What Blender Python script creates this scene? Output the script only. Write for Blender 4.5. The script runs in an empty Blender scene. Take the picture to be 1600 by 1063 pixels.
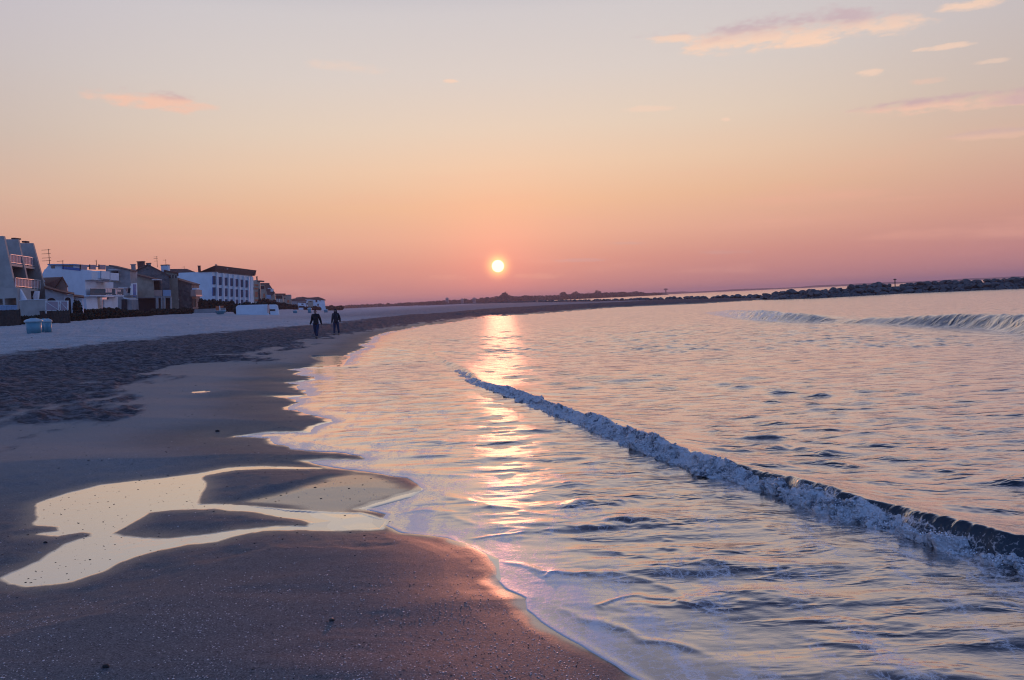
import bpy, bmesh, math, random
import numpy as np
from mathutils import Vector, Matrix

sc = bpy.context.scene
R = math.radians
# ---------------------------------------------------------------- camera
FPX, CX, CY, H = 1244.0, 800.0, 531.5, 1.90      # focal length in photo pixels, centre, eye height over the sea
PITCH, ROLL = R(2.80), R(2.65)
_f = Vector((0, math.cos(PITCH), -math.sin(PITCH)))
_r0 = Vector((1, 0, 0)); _u0 = _r0.cross(_f)
_r = _r0 * math.cos(ROLL) - _u0 * math.sin(ROLL)
_u = _r0 * math.sin(ROLL) + _u0 * math.cos(ROLL)
cd = bpy.data.cameras.new('camera'); cam = bpy.data.objects.new('camera', cd); sc.collection.objects.link(cam)
cam.matrix_world = Matrix(((_r.x, _u.x, -_f.x, 0), (_r.y, _u.y, -_f.y, 0), (_r.z, _u.z, -_f.z, H), (0, 0, 0, 1)))
cd.sensor_width = 36; cd.lens = FPX / 1600 * 36; cd.clip_start = 0.05; cd.clip_end = 60000
sc.camera = cam
def ray(px, py): return _f * FPX + _r * (px - CX) + _u * (CY - py)
def G(px, py, z=0.0):                                # the ground point seen at a pixel of the photograph
    d = ray(px, py); t = (z - H) / d.z
    return (d.x * t, d.y * t)
def W(px, py, Y):                                    # the point seen at a pixel at distance Y
    d = ray(px, py); t = Y / d.y
    return Vector((d.x * t, Y, H + d.z * t))
# ---------------------------------------------------------------- view, sun, sky
sc.view_settings.view_transform = 'Standard'; sc.view_settings.look = 'None'
sc.view_settings.exposure = 0.0; sc.view_settings.gamma = 1.0
sc.render.engine = 'CYCLES'
sc.cycles.use_denoising = True; sc.cycles.filter_width = 1.1
sc.cycles.max_bounces = 6; sc.cycles.diffuse_bounces = 2; sc.cycles.glossy_bounces = 3
sc.cycles.transmission_bounces = 3; sc.cycles.volume_bounces = 0
sc.cycles.sample_clamp_indirect = 3.0; sc.cycles.sample_clamp_direct = 2.0
sc.cycles.caustics_reflective = False; sc.cycles.caustics_refractive = False
SUN = ray(778, 416).normalized()
SUN_EL = math.asin(SUN.z)
sl = bpy.data.lights.new('sun', 'SUN'); sl.energy = 0.95; sl.angle = R(0.55); sl.color = (1.0, 0.34, 0.19)
so = bpy.data.objects.new('sun', sl); sc.collection.objects.link(so)
so.rotation_euler = SUN.to_track_quat('Z', 'Y').to_euler(); so.location = (0, 0, 60)

def lin(c, g=1.0):
    return tuple((((v / 255) / 12.92 if v / 255 <= 0.04045 else ((v / 255 + 0.055) / 1.055) ** 2.4)) * g for v in c) + (1.0,)

world = bpy.data.worlds.new("World"); sc.world = world; world.use_nodes = True
class NT:
    """tiny helper for wiring node trees"""
    def __init__(s, nt): s.nt = nt; s.n = nt.nodes; s.l = nt.links
    def node(s, t, **k):
        n = s.n.new(t)
        for a, v in k.items(): setattr(n, a, v)
        return n
    def put(s, sock, v):
        if hasattr(v, 'is_output') or isinstance(v, bpy.types.NodeSocket): s.l.new(v, sock)
        elif v is not None: sock.default_value = v
    def m(s, op, a, b=None, c=None, clamp=False):
        n = s.node('ShaderNodeMath', operation=op, use_clamp=clamp)
        s.put(n.inputs[0], a)
        if b is not None: s.put(n.inputs[1], b)
        if c is not None: s.put(n.inputs[2], c)
        return n.outputs[0]
    def sstep(s, v, a, b, lo=0.0, hi=1.0):
        n = s.node('ShaderNodeMapRange', interpolation_type='SMOOTHSTEP')
        s.put(n.inputs[0], v); n.inputs[1].default_value = a; n.inputs[2].default_value = b
        n.inputs[3].default_value = lo; n.inputs[4].default_value = hi
        return n.outputs[0]
    def lstep(s, v, a, b, lo=0.0, hi=1.0):
        n = s.node('ShaderNodeMapRange')
        s.put(n.inputs[0], v); n.inputs[1].default_value = a; n.inputs[2].default_value = b
        n.inputs[3].default_value = lo; n.inputs[4].default_value = hi
        return n.outputs[0]
    def mix(s, f, a, b, bt='MIX'):
        n = s.node('ShaderNodeMix', data_type='RGBA', blend_type=bt)
        s.put(n.inputs[0], f); s.put(n.inputs[6], a); s.put(n.inputs[7], b)
        return n.outputs[2]
    def ramp(s, v, stops, interp='LINEAR'):
        n = s.node('ShaderNodeValToRGB'); n.color_ramp.interpolation = interp
        e = n.color_ramp.elements
        while len(e) > 1: e.remove(e[-1])
        e[0].position = stops[0][0]; e[0].color = stops[0][1]
        for p, c in stops[1:]:
            q = e.new(p); q.color = c
        s.put(n.inputs[0], v); return n.outputs[0]
    def noise(s, vec, scale, detail=4, rough=0.55, dim='3D', dist=0.0):
        n = s.node('ShaderNodeTexNoise', noise_dimensions=dim)
        if vec is not None: s.put(n.inputs['Vector'], vec)
        n.inputs['Scale'].default_value = scale; n.inputs['Detail'].default_value = detail
        n.inputs['Roughness'].default_value = rough; n.inputs['Distortion'].default_value = dist
        return n.outputs[0]
    def vmul(s, vec, v):
        n = s.node('ShaderNodeVectorMath', operation='MULTIPLY'); s.put(n.inputs[0], vec); n.inputs[1].default_value = v
        return n.outputs[0]
    def comb(s, x, y, z=0.0):
        n = s.node('ShaderNodeCombineXYZ'); s.put(n.inputs[0], x); s.put(n.inputs[1], y); s.put(n.inputs[2], z)
        return n.outputs[0]
    def attr(s, name): return s.node('ShaderNodeAttribute', attribute_name=name).outputs['Fac']

def build_world():
    t = NT(world.node_tree); t.n.clear()
    tc = t.node('ShaderNodeTexCoord').outputs['Generated']
    nrm = t.node('ShaderNodeVectorMath', operation='NORMALIZE'); t.put(nrm.inputs[0], tc); d = nrm.outputs[0]
    sep = t.node('ShaderNodeSeparateXYZ'); t.put(sep.inputs[0], d)
    x, y, z = sep.outputs
    S = lambda stops: [((p + 0.1) / 1.1, lin(c)) for p, c in stops]
    zz = t.lstep(z, -0.1, 1.0)
    front = t.ramp(zz, S([(-0.1, (150, 112, 120)), (0.0, (190, 134, 136)), (0.018, (201, 139, 137)), (0.045, (215, 150, 139)), (0.08, (231, 174, 151)),
                          (0.12, (238, 190, 156)), (0.165, (239, 205, 176)), (0.21, (233, 212, 192)), (0.27, (223, 212, 205)),
                          (0.335, (214, 208, 209)), (0.40, (184, 186, 202)), (0.55, (112, 128, 166)), (0.8, (74, 92, 138)), (1.0, (64, 82, 128))]))
    side = t.ramp(zz, S([(-0.1, (130, 105, 120)), (0.0, (184, 130, 136)), (0.03, (202, 141, 138)), (0.08, (216, 160, 142)), (0.14, (219, 183, 163)),
                         (0.2, (208, 190, 180)), (0.27, (204, 194, 194)), (0.34, (200, 194, 204)), (0.42, (158, 164, 192)), (0.6, (100, 118, 162)), (1.0, (64, 82, 128))]))
    back = t.ramp(zz, S([(-0.1, (80, 92, 135)), (0.0, (128, 148, 196)), (0.08, (142, 168, 230)), (0.2, (136, 178, 250)), (0.5, (108, 154, 234)), (1.0, (64, 86, 140))]))
    # azimuth from the sun
    sh = Vector((SUN.x, SUN.y, 0)).normalized()
    dd = t.node('ShaderNodeVectorMath', operation='DOT_PRODUCT'); t.put(dd.inputs[0], d); dd.inputs[1].default_value = sh
    hl = t.m('SQRT', t.m('MAXIMUM', t.m('SUBTRACT', 1.0, t.m('MULTIPLY', z, z)), 1e-4))
    ca = t.m('DIVIDE', dd.outputs['Value'], hl)
    c1 = t.mix(t.sstep(ca, 0.80, 0.995), side, front)
    c2 = t.mix(t.sstep(ca, -0.15, 0.75), back, c1)
    # a physical sky under it, for a share of the light
    sky = t.node('ShaderNodeTexSky', sky_type='NISHITA'); sky.sun_disc = False
    sky.sun_elevation = SUN_EL; sky.sun_rotation = math.atan2(SUN.x, SUN.y); sky.air_density = 1.2; sky.dust_density = 2.0
    sk = t.mix(1.0, sky.outputs[0], (0.06, 0.06, 0.06, 1), 'MULTIPLY')
    c3 = t.mix(0.06, c2, sk)
    # clouds: soft patches at their own bearings
    az = t.m('ARCTAN2', x, y); el = t.m('ARCSINE', z)
    uv = t.comb(az, el)
    nbig = t.noise(t.vmul(uv, (14, 46, 1)), 1.0, 6, 0.6)
    nfin = t.noise(t.vmul(uv, (60, 170, 1)), 1.0, 4, 0.6)
    nn = t.m('ADD', t.m('MULTIPLY', t.m('SUBTRACT', nbig, 0.5), 1.5), t.m('MULTIPLY', t.m('SUBTRACT', nfin, 0.5), 0.7))
    def cloud(col, px, py, a, b, peach, grey, op=1.0, tilt=0.0, gy=0.25):
        v = ray(px, py).normalized(); a0 = math.atan2(v.x, v.y); e0 = math.asin(v.z)
        ra, rb = a / FPX, b / FPX; tilt = tilt * 0.5 - 0.0463 * ra / rb
        du = t.m('DIVIDE', t.m('SUBTRACT', az, a0), ra)
        dv = t.m('SUBTRACT', t.m('DIVIDE', t.m('SUBTRACT', el, e0), rb), t.m('MULTIPLY', du, tilt))
        q = t.m('ADD', t.m('MULTIPLY', du, du), t.m('MULTIPLY', dv, dv))
        s_ = t.m('ADD', t.m('SUBTRACT', 1.0, q), t.m('MULTIPLY', nn, 1.9))
        mask = t.m('MULTIPLY', t.sstep(s_, 0.15, 1.05), op)
        shade = t.sstep(t.m('ADD', dv, t.m('MULTIPLY', nn, 0.8)), gy - 0.45, gy + 0.45)
        return t.mix(mask, col, t.mix(shade, peach, grey))
    P1, P2, P3 = lin((248, 212, 188)), lin((242, 198, 176)), lin((244, 184, 154))
    G1, G2 = lin((204, 182, 186)), lin((206, 176, 176))
    c = c3
    for a in [(1220, 50, 205, 27, P1, G1, 1.0, 0.02, 0.05), (1060, 61, 60, 8, P1, P1, .8, 0.1), (1390, 36, 55, 12, P1, P1, .5, .2),
              (232, 156, 88, 16, P2, G2, 1.0, -0.12, 0.45), (310, 166, 48, 8, P2, P2, .6, -0.3), (1500, 160, 170, 14, P2, G2, .95, 0.12, 0.2),
              (1590, 152, 60, 10, G2, G2, .8, 0.2, 0.1), (1520, 6, 60, 9, P1, P1, .85, 0.2), (1475, 73, 45, 5, P1, P1, .7, 0), (1358, 114, 22, 7, P1, P1, .7, 0), (1548, 96, 26, 4, P1, P1, .45, 0),
              (1450, 126, 26, 6, P2, P2, .4, 0), (1010, 170, 52, 6, P1, P1, .45, 0), (705, 127, 14, 4, P1, P1, .8, 0), (545, 106, 70, 12, P1, P1, .3, -0.3), (1134, 187, 9, 4, P1, P1, .7, 0),
              (1560, 208, 80, 9, P2, G2, .5, -0.1, 0.0), (905, 407, 55, 4, G2, G2, .28, 0.2), (985, 380, 40, 3, G2, G2, .25, 0), (700, 434, 45, 7, P3, P3, .3, .2), (850, 431, 60, 6, P3, P3, .25, .4),
              (1135, 394, 50, 4, G2, G2, .2, 0)]:
        c = cloud(c, *a)
    # broad thin veils low in the sky
    veil = t.noise(t.vmul(uv, (4, 30, 1)), 1.0, 5, 0.55)
    c = t.mix(t.m('MULTIPLY', t.sstep(veil, 0.5, 0.72), t.m('MULTIPLY', t.sstep(el, 0.0, 0.03), t.sstep(el, 0.2, 0.10, 0, 0.35))), c, lin((242, 178, 156)))
    # the sun and its aureole
    ds = t.node('ShaderNodeVectorMath', operation='DOT_PRODUCT'); t.put(ds.inputs[0], d); ds.inputs[1].default_value = SUN
    ang = t.m('MULTIPLY', t.m('ARCCOSINE', t.m('MINIMUM', ds.outputs['Value'], 1.0)), 180 / math.pi)
    def glow(c, sig, col, p=1.0):
        e = t.m('EXPONENT', t.m('MULTIPLY', t.m('POWER', t.m('DIVIDE', ang, sig), p), -1.0))
        return t.mix(1.0, c, t.mix(e, (0, 0, 0, 1), col), 'ADD')
    c = glow(c, 13.0, (0.055, 0.022, 0.008, 1), 1.2)
    c = glow(c, 3.4, (0.24, 0.025, 0.01, 1), 1.2)
    c = glow(c, 0.62, (1.3, 0.80, 0.16, 1), 2.2)
    disc = t.sstep(ang, 0.46, 0.36)
    c = t.mix(1.0, c, t.mix(disc, (0, 0, 0, 1), (3.0, 2.6, 1.6, 1)), 'ADD')
    bg = t.node('ShaderNodeBackground'); t.put(bg.inputs[0], c); bg.inputs[1].default_value = 1.0
    out = t.node('ShaderNodeOutputWorld'); t.l.new(bg.outputs[0], out.inputs[0])
build_world()

# ---------------------------------------------------------------- small helpers
def tag(o, label=None, cat=None, group=None, kind=None):
    if label: o['label'] = label
    if cat: o['category'] = cat
    if group: o['group'] = group
    if kind: o['kind'] = kind
    return o
def link(o, parent=None):
    sc.collection.objects.link(o)
    if parent: o.parent = parent
    return o
def empty(name, loc=(0, 0, 0)):
    o = bpy.data.objects.new(name, None); o.empty_display_size = 0.3; o.location = loc; return link(o)
class MB:
    """collects points and faces in world space; build() links them as one object"""
    def __init__(s): s.v = []; s.f = []
    def poly(s, pts):
        i = len(s.v); s.v += [tuple(p) for p in pts]; s.f.append(tuple(range(i, i + len(pts))))
    def hexa(s, b, t_):                        # bottom ring, top ring
        n = len(b); i = len(s.v); s.v += [tuple(p) for p in b] + [tuple(p) for p in t_]
        s.f.append(tuple(i + k for k in reversed(range(n)))); s.f.append(tuple(i + n + k for k in range(n)))
        for k in range(n):
            k2 = (k + 1) % n; s.f.append((i + k, i + k2, i + n + k2, i + n + k))
    def box(s, x0, x1, y0, y1, z0, z1):
        s.hexa([(x0, y0, z0), (x1, y0, z0), (x1, y1, z0), (x0, y1, z0)], [(x0, y0, z1), (x1, y0, z1), (x1, y1, z1), (x0, y1, z1)])
    def tube(s, a, b, r0, r1=None, n=6):
        a = Vector(a); b = Vector(b); r1 = r0 if r1 is None else r1
        d = (b - a).normalized(); p = d.orthogonal().normalized(); q = d.cross(p)
        c = [(math.cos(2 * math.pi * k / n), math.sin(2 * math.pi * k / n)) for k in range(n)]
        s.hexa([a + (p * x + q * y) * r0 for x, y in c], [b + (p * x + q * y) * r1 for x, y in c])
    def build(s, name, mat, parent=None, smooth=False):
        me = bpy.data.meshes.new(name); off = Vector(parent.matrix_world.translation) if parent else Vector((0, 0, 0))
        if parent:
            p = parent; off = Vector((0, 0, 0))
            while p: off += p.location; p = p.parent
        me.from_pydata([(x - off.x, y - off.y, z - off.z) for x, y, z in s.v], [], s.f)
        bm = bmesh.new(); bm.from_mesh(me); bmesh.ops.recalc_face_normals(bm, faces=bm.faces); bm.to_mesh(me); bm.free()
        me.materials.append(mat)
        if smooth: me.polygons.foreach_set('use_smooth', [True] * len(me.polygons))
        o = bpy.data.objects.new(name, me); return link(o, parent)
def np_mesh(name, V, F, mats, smooth=True, attrs=None, parent=None):
    me = bpy.data.meshes.new(name)
    V = np.asarray(V, np.float32); F = np.asarray(F, np.int32); k = F.shape[1]
    me.vertices.add(len(V)); me.vertices.foreach_set('co', V.ravel())
    me.loops.add(F.size); me.loops.foreach_set('vertex_index', F.ravel())
    me.polygons.add(len(F)); me.polygons.foreach_set('loop_start', np.arange(0, F.size, k, dtype=np.int32))
    me.polygons.foreach_set('loop_total', np.full(len(F), k, np.int32))
    if smooth: me.polygons.foreach_set('use_smooth', np.ones(len(F), bool))
    me.update(calc_edges=True)
    for a, val in (attrs or {}).items():
        at = me.attributes.new(a, 'FLOAT', 'POINT'); at.data.foreach_set('value', np.asarray(val, np.float32).ravel())
    for m_ in mats: me.materials.append(m_)
    o = bpy.data.objects.new(name, me); return link(o, parent)
rng = np.random.default_rng(7)
_perm = rng.random((256, 256)).astype(np.float32)
def vnoise(x, y):
    xi = np.floor(x).astype(np.int64); yi = np.floor(y).astype(np.int64)
    fx = (x - xi).astype(np.float32); fy = (y - yi).astype(np.float32)
    fx = fx * fx * fx * (fx * (fx * 6 - 15) + 10); fy = fy * fy * fy * (fy * (fy * 6 - 15) + 10)
    a = _perm[xi & 255, yi & 255]; b = _perm[(xi + 1) & 255, yi & 255]; c = _perm[xi & 255, (yi + 1) & 255]; d = _perm[(xi + 1) & 255, (yi + 1) & 255]
    return (a + (b - a) * fx) * (1 - fy) + (c + (d - c) * fx) * fy
def fbm(x, y, o=4, g=0.5):
    s = 0; a = 1; t = 0
    for k in range(o):
        s = s + a * (vnoise(x * 2 ** k + 17.3 * k, y * 2 ** k + 9.1 * k) - 0.5); t += a; a *= g
    return s / t * 2
def sm(x, a, b):
    t = np.clip((x - a) / (b - a), 0, 1); return t * t * (3 - 2 * t)
def seg_dist(X, Y, P, closed=False, want_side=False):
    P = np.asarray(P, np.float64); Q = np.roll(P, -1, 0) if closed else P[1:]; A = P if closed else P[:-1]
    D = np.full(X.shape, 1e9, np.float32); side = np.zeros(X.shape, np.float32); T = np.zeros(X.shape, np.float32); acc = 0.0
    for (ax, ay), (bx, by) in zip(A, Q):
        dx, dy = bx - ax, by - ay; L2 = dx * dx + dy * dy + 1e-12
        t = np.clip(((X - ax) * dx + (Y - ay) * dy) / L2, 0, 1)
        d = np.hypot(X - ax - t * dx, Y - ay - t * dy)
        if want_side:
            m = d < D; side = np.where(m, np.sign(dx * (Y - ay) - dy * (X - ax)), side); T = np.where(m, acc + t * math.sqrt(L2), T); acc += math.sqrt(L2)
        D = np.minimum(D, d)
    return (D, side, T) if want_side else D
def inside(X, Y, P):
    r = np.zeros(X.shape, bool); n = len(P)
    for i in range(n):
        (ax, ay), (bx, by) = P[i], P[(i + 1) % n]
        if ay == by: continue
        c = ((ay > Y) != (by > Y)) & (X < (bx - ax) * (Y - ay) / (by - ay) + ax); r ^= c
    return r

# ---------------------------------------------------------------- materials
def material(name, base, rough=0.7, metal=0.0, var=0.12, scale=3.0, bump=0.0, bscale=20.0, spec=0.5, base2=None, emis=None):
    m = bpy.data.materials.new(name); m.use_nodes = True; t = NT(m.node_tree)
    b = t.n['Principled BSDF']; oc = t.node('ShaderNodeTexCoord').outputs['Object']
    n = t.noise(oc, scale, 5, 0.6)
    b2 = base2 or tuple(v * (1 - 2.2 * var) for v in base[:3])
    c = t.mix(t.sstep(n, 0.35, 0.68), tuple(base[:3]) + (1,), tuple(b2[:3]) + (1,))
    t.put(b.inputs['Base Color'], c); b.inputs['Roughness'].default_value = rough; b.inputs['Metallic'].default_value = metal
    b.inputs['Specular IOR Level'].default_value = spec
    if bump:
        bn = t.node('ShaderNodeBump'); bn.inputs['Strength'].default_value = bump; bn.inputs['Distance'].default_value = 0.02
        t.put(bn.inputs['Height'], t.noise(oc, bscale, 4, 0.6)); t.put(b.inputs['Normal'], bn.outputs[0])
    return m
M = {}
M['white'] = material('white_render', (0.72, 0.76, 0.80), 0.8, var=0.05, scale=0.7)
M['concrete'] = material('grey_concrete', (0.44, 0.39, 0.35), 0.85, var=0.1, scale=0.9, bump=0.3)
M['beige'] = material('beige_render', (0.42, 0.34, 0.26), 0.85, var=0.1, scale=1.1)
M['greywall'] = material('grey_render', (0.34, 0.31, 0.30), 0.85, var=0.1, scale=1.1)
M['pinkwall'] = material('pink_render', (0.48, 0.30, 0.24), 0.85, var=0.08, scale=1.0)
M['tile'] = material('clay_tiles', (0.20, 0.085, 0.06), 0.8, var=0.2, scale=4, bump=0.6, bscale=9)
M['darkroof'] = material('weathered_tiles', (0.17, 0.10, 0.085), 0.85, var=0.2, scale=3, bump=0.5, bscale=8)
M['dark'] = material('shade_and_dark_parts', (0.025, 0.022, 0.024), 0.9)  # near-black: shade inside openings put into colour, also used for dark fittings
M['glass'] = material('window_glass', (0.03, 0.035, 0.045), 0.06, spec=1.0)
M['bluepaint'] = material('blue_paint', (0.07, 0.16, 0.42), 0.5)
M['metal'] = material('grey_metal', (0.3, 0.3, 0.31), 0.45, 0.6)
M['rail'] = material('white_railing', (0.75, 0.70, 0.68), 0.5)
M['wood'] = material('dark_wood', (0.055, 0.035, 0.025), 0.8, var=0.25, scale=5)
M['brick'] = material('chimney_brick', (0.16, 0.06, 0.045), 0.85, var=0.15, scale=6)
M['hedge'] = material('hedge_leaves', (0.025, 0.032, 0.018), 0.8, var=0.3, scale=2)
M['bush'] = material('scrub_twigs', (0.06, 0.042, 0.03), 0.85, var=0.3, scale=2)
M['bin'] = material('blue_plastic', (0.10, 0.27, 0.34), 0.45, var=0.08)
M['binlid'] = material('pale_plastic', (0.36, 0.50, 0.55), 0.45, var=0.08)
M['orange'] = material('orange_panel_and_sunlight', (0.60, 0.16, 0.06), 0.6)
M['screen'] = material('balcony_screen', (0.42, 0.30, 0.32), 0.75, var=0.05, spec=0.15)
M['paleblue'] = material('pale_blue_screen', (0.30, 0.38, 0.50), 0.7, var=0.05, spec=0.2)
def stone_mat(name, a, b_, sc_=1.5):
    m = bpy.data.materials.new(name); m.use_nodes = True; t = NT(m.node_tree); b = t.n['Principled BSDF']
    oc = t.node('ShaderNodeTexCoord').outputs['Object']
    vo = t.node('ShaderNodeTexVoronoi'); t.put(vo.inputs['Vector'], oc); vo.inputs['Scale'].default_value = sc_
    sepc = t.node('ShaderNodeSeparateColor'); t.put(sepc.inputs[0], vo.outputs['Color'])
    c = t.mix(sepc.outputs[0], tuple(a) + (1,), tuple(b_) + (1,))
    c = t.mix(t.m('MULTIPLY', t.noise(oc, 6, 5), 0.6), c, (0.03, 0.03, 0.03, 1))
    t.put(b.inputs['Base Color'], c); b.inputs['Roughness'].default_value = 0.8
    bn = t.node('ShaderNodeBump'); bn.inputs['Strength'].default_value = 0.7; bn.inputs['Distance'].default_value = 0.06
    t.put(bn.inputs['Height'], t.m('ADD', vo.outputs['Distance'], t.noise(oc, 5, 5))); t.put(b.inputs['Normal'], bn.outputs[0])
    return m
M['stone'] = stone_mat('rubble_stone', (0.24, 0.21, 0.20), (0.11, 0.10, 0.10), 1.6)
M['rock'] = stone_mat('boulder_rock', (0.22, 0.19, 0.18), (0.03, 0.028, 0.03), 1.3)

def sand_material():
    m = bpy.data.materials.new('sand'); m.use_nodes = True; t = NT(m.node_tree); b = t.n['Principled BSDF']
    oc = t.node('ShaderNodeTexCoord').outputs['Object']
    dry, tramp, wet = t.attr('dry'), t.attr('tramp'), t.attr('wet')
    n1 = t.noise(oc, 1.7, 6, 0.6); n2 = t.noise(oc, 14, 5, 0.65); n3 = t.noise(oc, 160, 3, 0.7)
    # damp, smooth sand
    damp = t.mix(t.sstep(n2, 0.35, 0.7), (0.152, 0.134, 0.124, 1), (0.112, 0.099, 0.094, 1))
    damp = t.mix(t.sstep(n3, 0.42, 0.7), damp, (0.24, 0.20, 0.19, 1))
    dryc = t.mix(t.sstep(t.m('ADD', t.m('MULTIPLY', n2, .5), t.m('MULTIPLY', t.noise(t.vmul(oc, (.35, 1.2, 1)), 0.9, 7, 0.7), .5)), 0.38, 0.6), (0.54, 0.51, 0.49, 1), (0.36, 0.35, 0.34, 1))
    deb = t.mix(t.sstep(t.noise(t.vmul(oc, (.5, 1, 1)), 7, 6, 0.7), 0.38, 0.60), (0.180, 0.162, 0.165, 1), (0.058, 0.050, 0.054, 1))
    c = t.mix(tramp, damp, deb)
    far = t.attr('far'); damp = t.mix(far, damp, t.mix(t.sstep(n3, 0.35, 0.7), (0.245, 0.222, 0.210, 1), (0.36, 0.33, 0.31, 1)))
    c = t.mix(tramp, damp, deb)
    n4 = t.noise(oc, 85, 4, 0.75)
    # strands of dark weed over the edges of the trampled belt
    c = t.mix(dry, c, dryc)
    c = t.mix(1.0, c, t.mix(t.sstep(n4, 0.30, 0.70), (0.52, 0.52, 0.52, 1), (1.5, 1.5, 1.52, 1)), 'MULTIPLY')
    wetc = (0.060, 0.044, 0.042, 1)
    c = t.mix(t.m('MULTIPLY', wet, 0.9), c, wetc)
    t.put(b.inputs['Base Color'], c)
    rg = t.m('MULTIPLY_ADD', wet, -0.50, 0.60); rg = t.m('MAXIMUM', t.m('MULTIPLY_ADD', t.m('ADD', dry, tramp), 0.4, rg), 0.045)
    t.put(b.inputs['Roughness'], rg)
    b.inputs['IOR'].default_value = 1.45
    t.put(b.inputs['Specular IOR Level'], t.m('MULTIPLY_ADD', wet, 0.8, 0.07))
    bn = t.node('ShaderNodeBump'); bn.inputs['Distance'].default_value = 0.01
    st = t.m('MULTIPLY', t.m('SUBTRACT', 1.0, t.m('MINIMUM', t.m('MULTIPLY', wet, 1.15), 1.0)), 0.55)
    t.put(bn.inputs['Strength'], t.m('ADD', st, 0.012))
    hh = t.m('ADD', t.m('MULTIPLY', t.noise(oc, 60, 5, 0.7), 0.5), t.m('MULTIPLY', n2, t.m('MULTIPLY_ADD', t.m('ADD', dry, tramp), 4.0, 0.35)))
    t.put(bn.inputs['Height'], hh); t.put(b.inputs['Normal'], bn.outputs[0])
    # standing film of water on the wet parts
    gl = t.node('ShaderNodeBsdfGlossy'); gl.inputs['Roughness'].default_value = 0.05; gl.inputs['Color'].default_value = (0.95, 0.95, 0.95, 1)
    t.put(gl.inputs['Normal'], bn.outputs[0])
    fr = t.node('ShaderNodeFresnel'); fr.inputs['IOR'].default_value = 1.5
    mx = t.node('ShaderNodeMixShader'); out = t.n['Material Output']
    t.put(mx.inputs[0], t.m('MULTIPLY', t.sstep(wet, 0.45, 1.0), t.m('MINIMUM', t.m('MULTIPLY_ADD', fr.outputs[0], 1.6, 0.2), 0.9)))
    t.l.new(b.outputs[0], mx.inputs[1]); t.l.new(gl.outputs[0], mx.inputs[2]); t.l.new(mx.outputs[0], out.inputs[0])
    return m
M['sand'] = sand_material()

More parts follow.
